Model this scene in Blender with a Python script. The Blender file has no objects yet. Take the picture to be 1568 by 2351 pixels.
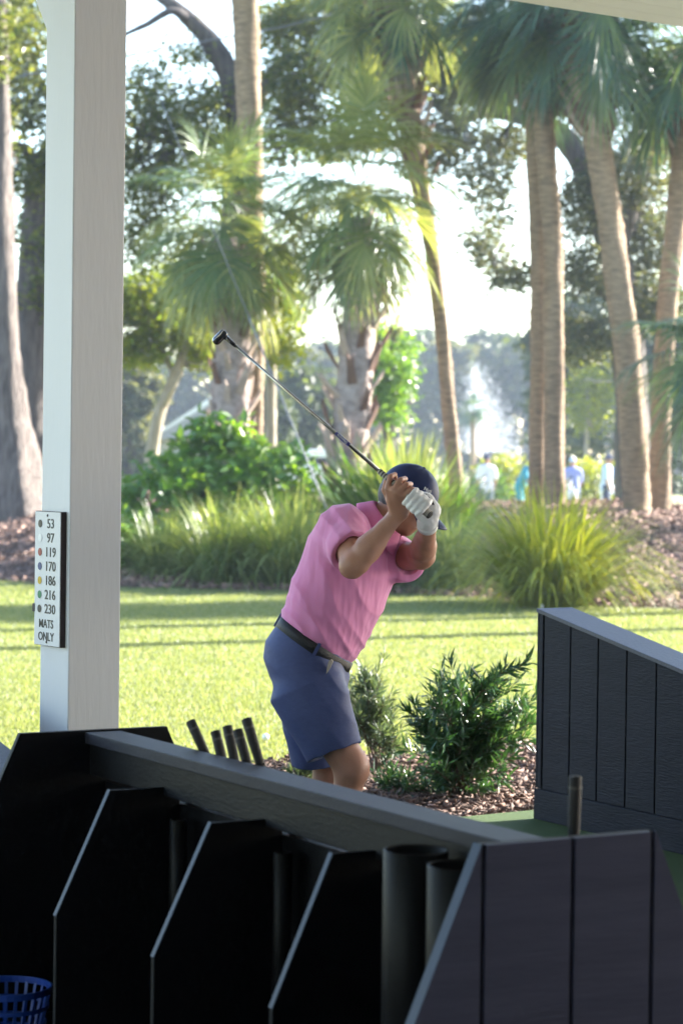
import bpy, math, random
import numpy as np
from mathutils import Vector, Matrix, Euler

R = math.radians
rng = np.random.default_rng(7)
random.seed(7)
SC = bpy.context.scene
COL = SC.collection

# ------------------------------------------------------------------ camera
CAM_H, PITCH, ROLL, LENS = 1.66, math.atan(125 / 5551.0), -0.013, 85.0
GD = 8.8                                     # distance to the golfer
cam_d = bpy.data.cameras.new('camera')
cam = bpy.data.objects.new('camera', cam_d)
COL.objects.link(cam)
cam.location = (0, 0, CAM_H)
cam.rotation_euler = (R(90) - PITCH, ROLL, 0)
cam_d.sensor_fit = 'VERTICAL'
cam_d.sensor_height = 36.0
cam_d.lens = LENS
cam_d.clip_start = 0.1
cam_d.clip_end = 3000
cam_d.dof.use_dof = True
cam_d.dof.focus_distance = GD - 0.15
cam_d.dof.aperture_fstop = 4.3
SC.camera = cam

# ------------------------------------------------------------------ light
SUN_AZ, SUN_EL = R(30), R(25)                # azimuth measured from +X towards +Y
sun_dir = Vector((math.cos(SUN_AZ) * math.cos(SUN_EL), math.sin(SUN_AZ) * math.cos(SUN_EL), math.sin(SUN_EL)))
sun_d = bpy.data.lights.new('sun', 'SUN')
sun_d.energy = 5.0
sun_d.angle = R(0.53)
sun_d.color = (1.0, 0.945, 0.86)
sun = bpy.data.objects.new('sun', sun_d)
COL.objects.link(sun)
sun.rotation_euler = sun_dir.to_track_quat('Z', 'Y').to_euler()
world = bpy.data.worlds.new('World')
SC.world = world
world.use_nodes = True
wn = world.node_tree.nodes
sky = wn.new('ShaderNodeTexSky')
sky.sky_type = 'NISHITA'
sky.sun_disc = False
sky.sun_elevation = SUN_EL
sky.sun_rotation = R(90) - SUN_AZ
sky.air_density = 1.0
sky.dust_density = 0.8
sky.ozone_density = 1.0
world.node_tree.links.new(sky.outputs[0], wn['Background'].inputs[0])
wn['Background'].inputs[1].default_value = 0.105
SC.view_settings.view_transform = 'Standard'
SC.view_settings.look = 'None'
SC.view_settings.gamma = 1.0
SC.view_settings.use_curve_mapping = False
SC.view_settings.exposure = 2.78
SC.render.engine = 'CYCLES'
SC.cycles.use_denoising = True
SC.cycles.max_bounces = 7
SC.cycles.diffuse_bounces = 4
SC.cycles.glossy_bounces = 3
SC.cycles.transmission_bounces = 6
SC.cycles.volume_bounces = 0
SC.cycles.caustics_reflective = False
SC.cycles.caustics_refractive = False
SC.cycles.sample_clamp_indirect = 6.0

# ------------------------------------------------------------------ measuring helpers
F_PX, CX, CY = LENS / 36.0 * 2351.0, 784.0, 1175.5
CAM_R = np.array(cam.rotation_euler.to_matrix())
def ray(u, v):
    return CAM_R @ np.array([(u - CX) / F_PX, -(v - CY) / F_PX, -1.0])
def at(u, v, y):
    """world point on the line of sight through a measured image point, y metres away"""
    d = ray(u, v)
    k = y / d[1]
    return Vector((d[0] * k, y, CAM_H + d[2] * k))
def gnd(u, v, z=0.0):
    d = ray(u, v)
    k = (z - CAM_H) / d[2]
    return Vector((d[0] * k, d[1] * k, z))
BA = R(35.3)                                  # the pavilion stands at this angle
AX = Vector((math.cos(BA), math.sin(BA), 0))  # along the front eave
BX = Vector((math.sin(BA), -math.cos(BA), 0)) # towards the inside
UP = Vector((0, 0, 1))

def sstep(x):
    x = np.clip(x, 0, 1)
    return x * x * (3 - 2 * x)
def foot(x):
    return 29.2 - 0.5 * x + 0.5 * np.sin(x * 0.9 + 1)
def terrain(x, y):
    d = y - foot(x)
    h = 0.94 * sstep(d / 9.0) * (1 - sstep((d - 11.5) / 20.0))
    h = h + 0.07 * np.sin(x * 1.3 + y * 0.4) * np.sin(y * 0.9 - x * 0.3) * sstep(d / 3) * (1 - sstep((d - 20) / 10))
    return h
def tz(x, y):
    return float(terrain(np.array(float(x)), np.array(float(y))))

# ------------------------------------------------------------------ object helpers
def tag(o, label=None, cat=None, group=None, kind=None):
    if label: o['label'] = label
    if cat: o['category'] = cat
    if group: o['group'] = group
    if kind: o['kind'] = kind
    return o
def thing(name, loc, label, cat, group=None):
    o = bpy.data.objects.new(name, None)
    o.empty_display_size = 0.1
    COL.objects.link(o)
    o.location = loc
    return tag(o, label, cat, group)
def attach(o, parent):
    """parent a mesh that was built in world coordinates"""
    o.parent = parent
    o.matrix_parent_inverse = Matrix.Translation(-Vector(parent.location))
    return o
def link(name, me, mat, parent=None, smooth=False):
    o = bpy.data.objects.new(name, me)
    COL.objects.link(o)
    if mat is not None and len(me.materials) == 0:
        me.materials.append(mat)
    if smooth:
        me.polygons.foreach_set('use_smooth', np.ones(len(me.polygons), dtype=bool))
    if parent is not None:
        if parent.type == 'EMPTY':
            attach(o, parent)
        else:                                  # a sub-part: its part already carries the offset
            o.parent = parent
    return o
def np_mesh(name, V, Q):
    """fast mesh from vertex array and an (n,k) polygon array"""
    me = bpy.data.meshes.new(name)
    V = np.asarray(V, dtype=np.float32); Q = np.asarray(Q, dtype=np.int32)
    k = Q.shape[1]
    me.vertices.add(len(V)); me.vertices.foreach_set('co', V.ravel())
    me.loops.add(Q.size); me.loops.foreach_set('vertex_index', Q.ravel())
    me.polygons.add(len(Q))
    me.polygons.foreach_set('loop_start', np.arange(0, Q.size, k, dtype=np.int32))
    me.update(calc_edges=True)
    return me
class MB:
    def __init__(s): s.v = []; s.f = []
    def add(s, vs, fs):
        b = len(s.v); s.v += [tuple(p) for p in vs]; s.f += [tuple(i + b for i in f) for f in fs]; return s
    def box(s, c, ex, ey, ez):
        """box about c with half-extent vectors"""
        c, ex, ey, ez = Vector(c), Vector(ex), Vector(ey), Vector(ez)
        vs = [c + sx * ex + sy * ey + sz * ez for sz in (-1, 1) for sy in (-1, 1) for sx in (-1, 1)]
        return s.add(vs, [(0, 2, 3, 1), (4, 5, 7, 6), (0, 1, 5, 4), (2, 6, 7, 3), (0, 4, 6, 2), (1, 3, 7, 5)])
    def prism(s, pts, ext):
        """polygon of points pushed along a vector"""
        n = len(pts); pts = [Vector(p) for p in pts]; ext = Vector(ext)
        vs = pts + [p + ext for p in pts]
        fs = [tuple(range(n - 1, -1, -1)), tuple(range(n, 2 * n))]
        fs += [(i, (i + 1) % n, n + (i + 1) % n, n + i) for i in range(n)]
        return s.add(vs, fs)
    def tube(s, pts, rad, n=10, caps=True, ell=None):
        pts = [Vector(p) for p in pts]
        if not hasattr(rad, '__len__'): rad = [rad] * len(pts)
        rings = []
        ref = None
        for i, p in enumerate(pts):
            d = (pts[min(i + 1, len(pts) - 1)] - pts[max(i - 1, 0)]).normalized()
            if ref is None:
                ref = Vector((1, 0, 0)) if abs(d.x) < 0.8 else Vector((0, 1, 0))
            a = (ref - d * ref.dot(d)).normalized(); ref = a
            b = d.cross(a)
            rings.append([p + (a * math.cos(t) + b * math.sin(t)) * rad[i] for t in [2 * math.pi * k / n for k in range(n)]])
        vs = [q for r in rings for q in r]
        fs = [(i * n + k, i * n + (k + 1) % n, (i + 1) * n + (k + 1) % n, (i + 1) * n + k) for i in range(len(pts) - 1) for k in range(n)]
        if caps:
            fs += [tuple(range(n - 1, -1, -1)), tuple(range((len(pts) - 1) * n, len(pts) * n))]
        return s.add(vs, fs)
    def lathe(s, c, axis, prof, n=24):
        """prof: (radius, height along axis)"""
        axis = Vector(axis).normalized()
        ref = Vector((1, 0, 0)) if abs(axis.x) < 0.8 else Vector((0, 1, 0))
        a = (ref - axis * ref.dot(axis)).normalized(); b = axis.cross(a); c = Vector(c)
        vs = [c + axis * h + (a * math.cos(t) + b * math.sin(t)) * r for r, h in prof for t in [2 * math.pi * k / n for k in range(n)]]
        m = len(prof)
        fs = [(i * n + k, i * n + (k + 1) % n, (i + 1) * n + (k + 1) % n, (i + 1) * n + k) for i in range(m - 1) for k in range(n)]
        return s.add(vs, fs)
    def build(s, name, mat, parent=None, smooth=False, bevel=0.0):
        me = bpy.data.meshes.new(name)
        me.from_pydata(s.v, [], s.f); me.update()
        o = link(name, me, mat, parent, smooth)
        if bevel > 0:
            m = o.modifiers.new('bevel', 'BEVEL'); m.width = bevel; m.segments = 2; m.limit_method = 'ANGLE'
        return o

# ------------------------------------------------------------------ materials
def nt_new(name):
    m = bpy.data.materials.new(name); m.use_nodes = True
    nt = m.node_tree
    return m, nt, nt.nodes['Principled BSDF'], nt.nodes['Material Output']
def N(nt, t, **kw):
    n = nt.nodes.new(t)
    for k, v in kw.items(): setattr(n, k, v)
    return n
def c4(c): return (c[0], c[1], c[2], 1)
def pmat(name, c1, c2=None, scale=5.0, rough=0.6, bump=0.0, bscale=40.0, stretch=(1, 1, 1), detail=4, spec=0.4, metal=0.0, island=0.0, bdist=0.01, contrast=0.5, coat=0.0):
    """noise-mixed colour with fine relief; island: brightness change from piece to piece"""
    m, nt, p, out = nt_new(name)
    L = nt.links.new
    tc = N(nt, 'ShaderNodeTexCoord'); mp = N(nt, 'ShaderNodeMapping')
    mp.inputs['Scale'].default_value = stretch
    L(tc.outputs['Object'], mp.inputs['Vector'])
    p.inputs['Roughness'].default_value = rough
    p.inputs['Metallic'].default_value = metal
    p.inputs['Specular IOR Level'].default_value = spec
    p.inputs['Coat Weight'].default_value = coat
    if c2 is None: c2 = tuple(x * 0.8 for x in c1)
    ns = N(nt, 'ShaderNodeTexNoise'); ns.inputs['Scale'].default_value = scale; ns.inputs['Detail'].default_value = detail
    L(mp.outputs[0], ns.inputs['Vector'])
    rp = N(nt, 'ShaderNodeValToRGB')
    rp.color_ramp.elements[0].position = 0.5 - contrast / 2.5; rp.color_ramp.elements[0].color = c4(c1)
    rp.color_ramp.elements[1].position = 0.5 + contrast / 2.5; rp.color_ramp.elements[1].color = c4(c2)
    L(ns.outputs['Fac'], rp.inputs['Fac'])
    col = rp.outputs['Color']
    if island > 0:
        g = N(nt, 'ShaderNodeNewGeometry'); hs = N(nt, 'ShaderNodeHueSaturation')
        mr = N(nt, 'ShaderNodeMapRange'); mr.inputs['To Min'].default_value = 1 - island; mr.inputs['To Max'].default_value = 1 + island
        L(g.outputs['Random Per Island'], mr.inputs['Value']); L(mr.outputs[0], hs.inputs['Value']); L(col, hs.inputs['Color'])
        col = hs.outputs['Color']
    L(col, p.inputs['Base Color'])
    if bump > 0:
        bn = N(nt, 'ShaderNodeTexNoise'); bn.inputs['Scale'].default_value = bscale; bn.inputs['Detail'].default_value = 5
        L(mp.outputs[0], bn.inputs['Vector'])
        bp = N(nt, 'ShaderNodeBump'); bp.inputs['Strength'].default_value = bump; bp.inputs['Distance'].default_value = bdist
        L(bn.outputs['Fac'], bp.inputs['Height']); L(bp.outputs[0], p.inputs['Normal'])
    return m
def leafmat(name, c1, c2, trans=0.45, rough=0.45, tcol=None, spec=0.35):
    """leaf: glossy-diffuse front, light shining through from behind, each leaf its own tint"""
    m, nt, p, out = nt_new(name)
    L = nt.links.new
    g = N(nt, 'ShaderNodeNewGeometry')
    rp = N(nt, 'ShaderNodeValToRGB')
    rp.color_ramp.elements[0].color = c4(c1); rp.color_ramp.elements[1].color = c4(c2)
    L(g.outputs['Random Per Island'], rp.inputs['Fac'])
    L(rp.outputs[0], p.inputs['Base Color'])
    p.inputs['Roughness'].default_value = rough
    p.inputs['Specular IOR Level'].default_value = spec
    tr = N(nt, 'ShaderNodeBsdfTranslucent')
    if tcol is None: tcol = (1.5, 1.35, 0.6)
    mx = N(nt, 'ShaderNodeMix', data_type='RGBA', blend_type='MULTIPLY'); mx.inputs[0].default_value = 1.0
    L(rp.outputs[0], mx.inputs[6]); mx.inputs[7].default_value = c4(tcol)
    L(mx.outputs[2], tr.inputs['Color'])
    ms = N(nt, 'ShaderNodeMixShader'); ms.inputs[0].default_value = trans
    L(p.outputs[0], ms.inputs[1]); L(tr.outputs[0], ms.inputs[2]); L(ms.outputs[0], out.inputs['Surface'])
    return m

M = {}
M['white_paint'] = pmat('white_paint', (0.80, 0.80, 0.815), (0.75, 0.75, 0.765), 3, 0.45, 0.12, 60, (1, 1, 0.15))
M['ceiling'] = pmat('ceiling_paint', (0.70, 0.67, 0.66), (0.66, 0.635, 0.625), 2, 0.6, 0.05, 30)
M['light_block_wall'] = pmat('light_block_wall', (0.20, 0.20, 0.22), (0.16, 0.16, 0.18), 2, 0.7)
M['roofing'] = pmat('roofing', (0.10, 0.10, 0.10), (0.14, 0.13, 0.12), 20, 0.8)
M['sign_white'] = pmat('sign_white', (0.80, 0.80, 0.82), (0.76, 0.76, 0.79), 8, 0.3)
M['sign_edge'] = pmat('sign_edge', (0.030, 0.018, 0.018), (0.05, 0.03, 0.03), 30, 0.5)
M['print_black'] = pmat('print_black', (0.03, 0.03, 0.035), None, 20, 0.4)
M['dot_white'] = pmat('dot_white', (0.93, 0.93, 0.93), (0.9, 0.9, 0.9), 5, 0.3)
M['dot_red'] = pmat('dot_red', (0.36, 0.045, 0.045), None, 5, 0.35)
M['dot_blue'] = pmat('dot_blue', (0.035, 0.065, 0.24), None, 5, 0.35)
M['dot_yellow'] = pmat('dot_yellow', (0.62, 0.40, 0.01), None, 5, 0.35)
M['dot_green'] = pmat('dot_green', (0.01, 0.22, 0.10), None, 5, 0.35)
M['siding'] = pmat('grey_siding', (0.080, 0.080, 0.122), (0.060, 0.060, 0.095), 3, 0.6, 0.35, 12, (0.8, 0.8, 7), bdist=0.005, spec=0.2)
M['dark_siding'] = pmat('charcoal_siding', (0.012, 0.0135, 0.022), (0.008, 0.0095, 0.016), 5, 0.6, 0.55, 30, (0.7, 0.7, 5), bdist=0.006, spec=0.14)
M['groove'] = pmat('groove_black', (0.008, 0.008, 0.010), None, 20, 0.7)
M['cap_grey'] = pmat('cap_grey', (0.068, 0.072, 0.092), (0.055, 0.058, 0.076), 4, 0.5, 0.25, 60, spec=0.25)
M['rail_grey'] = pmat('rail_grey', (0.034, 0.034, 0.046), (0.024, 0.024, 0.034), 4, 0.5, 0.15, 60, (1, 1, 3), spec=0.2)
M['black_panel'] = pmat('black_panel', (0.0028, 0.0028, 0.0034), (0.002, 0.002, 0.0025), 6, 0.5, 0.1, 50, spec=0.15)
M['beam_dark'] = pmat('beam_dark', (0.0055, 0.0055, 0.0065), (0.004, 0.004, 0.005), 5, 0.5, 0.12, 40, (1, 1, 3), spec=0.2)
M['edge_sky_tint'] = pmat('edge_sky_tint', (0.016, 0.030, 0.065), (0.013, 0.025, 0.055), 20, 0.4, spec=0.25)  # blue of the reflected sky put into the sloping edges' colour
M['black_pipe'] = pmat('black_pipe', (0.0032, 0.003, 0.003), None, 6, 0.45, 0.03, 60, spec=0.12)
M['blue_plastic'] = pmat('blue_plastic', (0.006, 0.045, 0.26), (0.005, 0.032, 0.20), 6, 0.35)
M['grip'] = pmat('rubber_grip', (0.020, 0.018, 0.018), (0.030, 0.027, 0.026), 60, 0.62, 0.5, 300)
M['grip_band'] = pmat('grip_band', (0.10, 0.09, 0.08), None, 30, 0.6)
M['steel'] = pmat('steel', (0.55, 0.55, 0.53), (0.45, 0.45, 0.43), 20, 0.22, metal=1.0)
M['concrete'] = pmat('concrete', (0.30, 0.31, 0.33), (0.23, 0.24, 0.26), 2.5, 0.85, 0.4, 60, detail=8)
M['rubber'] = pmat('rubber_border', (0.022, 0.022, 0.024), (0.032, 0.031, 0.032), 20, 0.75, 0.3, 80)
M['turf'] = pmat('turf_mat', (0.040, 0.085, 0.014), (0.055, 0.10, 0.02), 3, 0.9, 1.0, 260, bdist=0.02)
M['bark_palm'] = pmat('palm_bark', (0.34, 0.245, 0.155), (0.15, 0.105, 0.07), 6, 0.9, 0.6, 16, (1, 1, 5), bdist=0.05, detail=8)
M['bark_boot'] = pmat('booted_bark', (0.40, 0.32, 0.285), (0.21, 0.16, 0.145), 8, 0.9, 0.8, 20, (1, 1, 1.5), bdist=0.06, detail=8)
M['boot'] = pmat('leaf_boot', (0.40, 0.31, 0.25), (0.25, 0.19, 0.155), 8, 0.85, 0.3, 30, island=0.35)
M['boot_dark'] = pmat('leaf_boot_dark', (0.17, 0.095, 0.065), (0.09, 0.052, 0.04), 8, 0.9, 0.3, 30)
M['bark_oak'] = pmat('oak_bark', (0.135, 0.115, 0.105), (0.060, 0.052, 0.050), 4, 0.95, 1.0, 12, (3, 3, 0.6), bdist=0.06, detail=8)
M['bark_grey'] = pmat('grey_bark', (0.24, 0.205, 0.185), (0.085, 0.070, 0.066), 5, 0.95, 1.0, 9, (4, 4, 0.5), bdist=0.10, detail=8)
M['bark_pale'] = pmat('pale_bark', (0.34, 0.29, 0.22), (0.20, 0.17, 0.13), 5, 0.9, 0.5, 20, (2, 2, 0.6), bdist=0.03)
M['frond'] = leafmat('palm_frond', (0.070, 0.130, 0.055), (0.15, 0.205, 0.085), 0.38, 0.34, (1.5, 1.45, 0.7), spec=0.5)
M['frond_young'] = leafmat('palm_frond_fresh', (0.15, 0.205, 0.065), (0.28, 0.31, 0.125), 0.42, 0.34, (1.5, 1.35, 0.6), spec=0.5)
M['frond_dark'] = leafmat('palm_frond_dark', (0.040, 0.092, 0.065), (0.080, 0.14, 0.085), 0.25, 0.34, (1.4, 1.4, 0.8), spec=0.5)  # darker copy of the palm frond, shade of the crowns put into its colour
M['frond_dead'] = leafmat('palm_frond_dead', (0.20, 0.12, 0.065), (0.30, 0.20, 0.11), 0.3, 0.6, (1.2, 1.0, 0.7))
M['oak_leaf'] = leafmat('oak_leaf', (0.055, 0.09, 0.025), (0.17, 0.19, 0.045), 0.40, 0.42)
M['oak_leaf_dull'] = leafmat('oak_leaf_dull', (0.055, 0.078, 0.045), (0.15, 0.155, 0.08), 0.36, 0.45)
M['bright_leaf'] = leafmat('bright_leaf', (0.10, 0.16, 0.012), (0.23, 0.26, 0.02), 0.5, 0.42)
M['shrub_leaf'] = leafmat('shrub_leaf', (0.055, 0.145, 0.030), (0.15, 0.27, 0.04), 0.42, 0.32, (1.6, 1.4, 0.4), spec=0.5)
M['lime_leaf'] = leafmat('lime_leaf', (0.14, 0.19, 0.012), (0.24, 0.27, 0.02), 0.5, 0.45)
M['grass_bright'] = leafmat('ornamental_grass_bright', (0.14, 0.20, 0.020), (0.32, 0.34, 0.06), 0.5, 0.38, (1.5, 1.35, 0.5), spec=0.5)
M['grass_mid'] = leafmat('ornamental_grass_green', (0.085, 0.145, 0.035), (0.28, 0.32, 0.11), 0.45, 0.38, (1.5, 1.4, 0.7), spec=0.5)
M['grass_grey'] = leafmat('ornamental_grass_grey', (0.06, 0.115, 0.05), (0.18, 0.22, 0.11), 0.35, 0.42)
M['yew_leaf'] = leafmat('needle_leaf', (0.020, 0.066, 0.034), (0.058, 0.130, 0.056), 0.25, 0.28, (1.5, 1.4, 0.5), spec=0.55)
M['yew_grey'] = leafmat('needle_leaf_grey', (0.055, 0.095, 0.065), (0.10, 0.14, 0.085), 0.28, 0.36, (1.5, 1.4, 0.6), spec=0.5)
M['twig'] = pmat('twig', (0.13, 0.085, 0.06), (0.08, 0.055, 0.04), 20, 0.9)
M['far_leaf'] = leafmat('far_leaf', (0.040, 0.065, 0.040), (0.085, 0.11, 0.055), 0.35, 0.5)
M['lawn_soil'] = pmat('lawn_turf', (0.145, 0.175, 0.075), (0.23, 0.24, 0.13), 1.2, 0.95, 0.6, 60, detail=8, bdist=0.02)
M['lawn_blade'] = leafmat('lawn_blade', (0.13, 0.18, 0.065), (0.255, 0.275, 0.14), 0.45, 0.5, (1.4, 1.3, 0.6))
M['fairway'] = pmat('fairway_turf', (0.20, 0.22, 0.07), (0.27, 0.27, 0.10), 0.15, 0.95, detail=8)
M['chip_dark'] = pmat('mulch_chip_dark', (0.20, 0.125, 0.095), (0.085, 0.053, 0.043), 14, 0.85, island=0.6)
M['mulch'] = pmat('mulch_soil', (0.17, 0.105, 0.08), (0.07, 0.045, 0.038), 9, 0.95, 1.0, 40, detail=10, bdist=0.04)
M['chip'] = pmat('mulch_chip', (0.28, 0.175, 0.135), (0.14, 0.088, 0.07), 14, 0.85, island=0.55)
def unit(a): return a / np.maximum(np.linalg.norm(a, axis=-1, keepdims=True), 1e-9)
# ------------------------------------------------------------------ the ground
def patch(name, xs, ys, keep, zoff, mat, zf=terrain):
    X, Y = np.meshgrid(xs, ys)
    Z = zf(X, Y) + zoff
    V = np.stack([X, Y, Z], -1).reshape(-1, 3)
    nx, ny = len(xs), len(ys)
    i = np.arange(nx - 1)[None, :] + nx * np.arange(ny - 1)[:, None]
    Q = np.stack([i, i + 1, i + nx + 1, i + nx], -1).reshape(-1, 4)
    cx = V[Q].mean(1)
    Q = Q[keep(cx[:, 0], cx[:, 1])]
    o = link(name, np_mesh(name, V, Q), mat, None, True)
    return tag(o, kind='structure')
patch('lawn', np.arange(-60, 60.1, 1.0), np.concatenate([np.arange(-30, 20, 2.0), np.arange(20, 61, 0.5)]), lambda x, y: y < 60.2, 0.0, M['lawn_soil'])
patch('fairway', np.linspace(-700, 700, 41), np.linspace(59, 1500, 41), lambda x, y: y > 0, -0.02, M['fairway'])
patch('mulch_bank', np.arange(-26, 26.1, 0.25), np.arange(24, 45.1, 0.25),
      lambda x, y: (y > foot(x) + 0.25 * np.sin(x * 2.1) + 0.12 * np.sin(x * 5.7)) & (y < foot(x) + 14), 0.012, M['mulch'])

MAT_E = gnd(1180, 1880)
def bay(a, out, z=0.0):
    """pavilion coordinates: along the eave, outwards from the mat's far edge"""
    return MAT_E + AX * a - BX * out + UP * z
def sheet(name, pts, mat, kind='structure'):
    me = bpy.data.meshes.new(name); me.from_pydata([tuple(p) for p in pts], [], [tuple(range(len(pts)))]); me.update()
    return tag(link(name, me, mat), kind=kind)
sheet('concrete_slab', [bay(-14, -14, 0.006), bay(14, -14, 0.006), bay(14, 0.06, 0.006), bay(-14, 0.06, 0.006)], M['concrete'])
BED_W = 2.1
nb = 90
edge = [bay(-12 + 24 * i / nb, BED_W + 0.10 * math.sin(i * 0.9) + 0.06 * math.sin(i * 2.3), 0.010) for i in range(nb + 1)]
sheet('mulch_bed', [bay(-12, 0.05, 0.010), bay(12, 0.05, 0.010)] + edge[::-1], M['mulch'])

# artificial turf and its rubber border
tm = thing('hitting_mat', bay(0, -1), 'green artificial turf hitting mat running under the charcoal partitions', 'mat')
MB().box(bay(-0.6, -1.12, 0.022), AX * 3.6, BX * 1.12, UP * 0.012).build('turf_surface', M['turf'], tm, bevel=0.004)
MB().box(bay(-0.6, -2.36, 0.018), AX * 3.6, BX * 0.118, UP * 0.012).build('rubber_border', M['rubber'], tm, bevel=0.004)

# lawn blades: too many to count
def lawn_blades(n):
    # more of them where the lawn is close
    y = np.exp(rng.uniform(math.log(11.6), math.log(33.0), n))
    x = rng.uniform(-0.175, 0.175, n) * y
    rel = np.stack([x - MAT_E.x, y - MAT_E.y], 1)
    out = -(rel[:, 0] * BX.x + rel[:, 1] * BX.y); al = rel[:, 0] * AX.x + rel[:, 1] * AX.y
    keep = (out > BED_W + 0.03 * np.sin(al * 9) - rng.exponential(0.05, n)) & (y < foot(x) + 0.2)
    x, y = x[keep], y[keep]; n = len(x)
    tuft = 0.6 + 0.55 * np.sin(x * 5.1 + np.sin(y * 3.7) * 2) * np.sin(y * 4.3 + np.sin(x * 2.9) * 2)
    h = rng.uniform(0.013, 0.036, n) * np.clip(0.75 + 0.35 * tuft, 0.5, 1.3)
    w = rng.uniform(0.003, 0.006, n) * (y / 14.0)
    a = rng.uniform(0, 2 * np.pi, n); le = rng.uniform(0.1, 0.9, n) * h; la = rng.uniform(0, 2 * np.pi, n)
    z = terrain(x, y)
    p0 = np.stack([x - np.cos(a) * w, y - np.sin(a) * w, z - 0.003], 1)
    p1 = np.stack([x + np.cos(a) * w, y + np.sin(a) * w, z - 0.003], 1)
    p2 = np.stack([x + np.cos(la) * le, y + np.sin(la) * le, z + h], 1)
    V = np.stack([p0, p1, p2], 1).reshape(-1, 3)
    Q = np.arange(3 * n).reshape(-1, 3)
    o = link('lawn_grass', np_mesh('lawn_grass', V, Q), M['lawn_blade'])
    tag(o, 'short mown sunlit grass covering the lawn', 'grass', kind='stuff')
lawn_blades(380000)

def flakes(name, P, size, mat, label):
    """thin wood chips lying about on the soil, joined"""
    n = len(P)
    ax = rng.normal(size=(n, 3)); ax[:, 2] *= 0.35; ax /= np.linalg.norm(ax, axis=1)[:, None]
    t = rng.normal(size=(n, 3)); t[:, 2] *= 0.4
    b = np.cross(ax, t); b /= np.linalg.norm(b, axis=1)[:, None]
    nn = np.cross(ax, b)
    l = rng.uniform(0.5, 1.3, n) * size; w = l * rng.uniform(0.16, 0.42, n); th = l * 0.07
    V = []
    for sz in (-1, 1):
        for sx, sy in ((-1, -0.7), (1, -1), (0.8, 1), (-1.1, 0.8)):
            V.append(P + ax * (sx * l * 0.5)[:, None] + b * (sy * w * 0.5)[:, None] + nn * (sz * th * 0.5)[:, None])
    V = np.stack(V, 1).reshape(-1, 3)
    f = np.array([[0, 3, 2, 1], [4, 5, 6, 7], [0, 1, 5, 4], [1, 2, 6, 5], [2, 3, 7, 6], [3, 0, 4, 7]])
    Q = (f[None] + 8 * np.arange(n)[:, None, None]).reshape(-1, 4)
    return tag(link(name, np_mesh(name, V, Q), mat), label, 'mulch', kind='stuff')
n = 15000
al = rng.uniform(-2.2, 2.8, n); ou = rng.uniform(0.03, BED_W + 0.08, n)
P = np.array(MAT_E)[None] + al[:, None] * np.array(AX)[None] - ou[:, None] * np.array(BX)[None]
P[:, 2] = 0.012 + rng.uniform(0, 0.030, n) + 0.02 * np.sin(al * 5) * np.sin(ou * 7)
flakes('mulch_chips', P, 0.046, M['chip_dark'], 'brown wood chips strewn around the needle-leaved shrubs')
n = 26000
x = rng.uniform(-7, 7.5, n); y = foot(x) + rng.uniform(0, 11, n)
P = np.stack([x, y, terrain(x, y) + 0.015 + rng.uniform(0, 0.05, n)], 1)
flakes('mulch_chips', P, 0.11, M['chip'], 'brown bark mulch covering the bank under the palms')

# ------------------------------------------------------------------ the pavilion
def plane_hit(u, v, p0, nrm):
    d = Vector(ray(u, v)); o = Vector((0, 0, CAM_H))
    k = (Vector(p0) - o).dot(Vector(nrm)) / d.dot(Vector(nrm))
    return o + d * k
corner = at(160, 1300, 8.15); corner.z = 0
PC = corner + AX * 0.1 - BX * 0.1              # post centre
OVER = 1.5
eave_z = plane_hit(1379, 33, PC - BX * OVER, BX).z
pv = thing('pavilion', PC, 'white painted open pavilion with square post, bracket and boarded ceiling', 'pavilion')
post = MB().box(PC + UP * 1.80, AX * 0.1, BX * 0.1, UP * 1.80).build('post', M['white_paint'], pv, bevel=0.004)
MB().box(PC + UP * 0.09, AX * 0.115, BX * 0.115, UP * 0.085).build('post_base', M['white_paint'], post)
# bracket under the eave, flush with the post's side
bt = plane_hit(105, 75, PC - AX * 0.1, AX).z
br0 = PC - BX * 0.1
brk = [br0 + AX * -0.094 + UP * bt, br0 + AX * -0.094 - BX * 0.58 + UP * (bt + 0.80), br0 + AX * -0.094 - BX * 0.58 + UP * (bt + 1.0), br0 + AX * -0.094 + UP * (bt + 1.0)]
MB().prism(brk, AX * 0.188).build('eave_bracket', M['white_paint'], pv)
cz = eave_z
for k in range(57):                             # ceiling boards run along the eave
    c = PC - BX * (OVER - 0.165 * k - 0.08) + AX * -2.0 + UP * (cz + 0.009 + (0.0 if k else -0.0))
    if k == 0:
        cb = MB().box((0, 0, 0), AX * 12.0, BX * 0.0805, UP * 0.009)
        o = cb.build('ceiling_board', M['ceiling']); me0 = o.data
    else:
        o = link('ceiling_board', me0, None)
    o.parent = pv; o.location = c - PC
MB().box(PC + AX * -2.0 - BX * (OVER + 0.012) + UP * (cz + 0.11), AX * 12.0, BX * 0.012, UP * 0.10).build('fascia', M['white_paint'], pv)
MB().box(PC + AX * -2.0 + BX * ((8.5 - OVER) / 2) + UP * (cz + 0.25), AX * 12.0, BX * ((8.5 + OVER) / 2), UP * 0.02).build('roof', M['roofing'], pv)
for k in (-3, -2, -1, 1, 2):                               # the next posts along the eave, out of frame
    q = PC + AX * 3.64 * k
    if abs(q.x / q.y) > 0.2:
        o = link('post', post.data, None); o.parent = pv; o.location = (q - PC) ; o.matrix_parent_inverse = Matrix.Translation(-PC)

MB().box(PC + AX * -2.0 + BX * 8.4 + UP * (cz / 2), AX * 12.0, BX * 0.06, UP * (cz / 2 - 0.01)).build('light_block_wall', M['light_block_wall'], pv)  # unseen wall added behind the camera to keep light out of the pavilion

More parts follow.
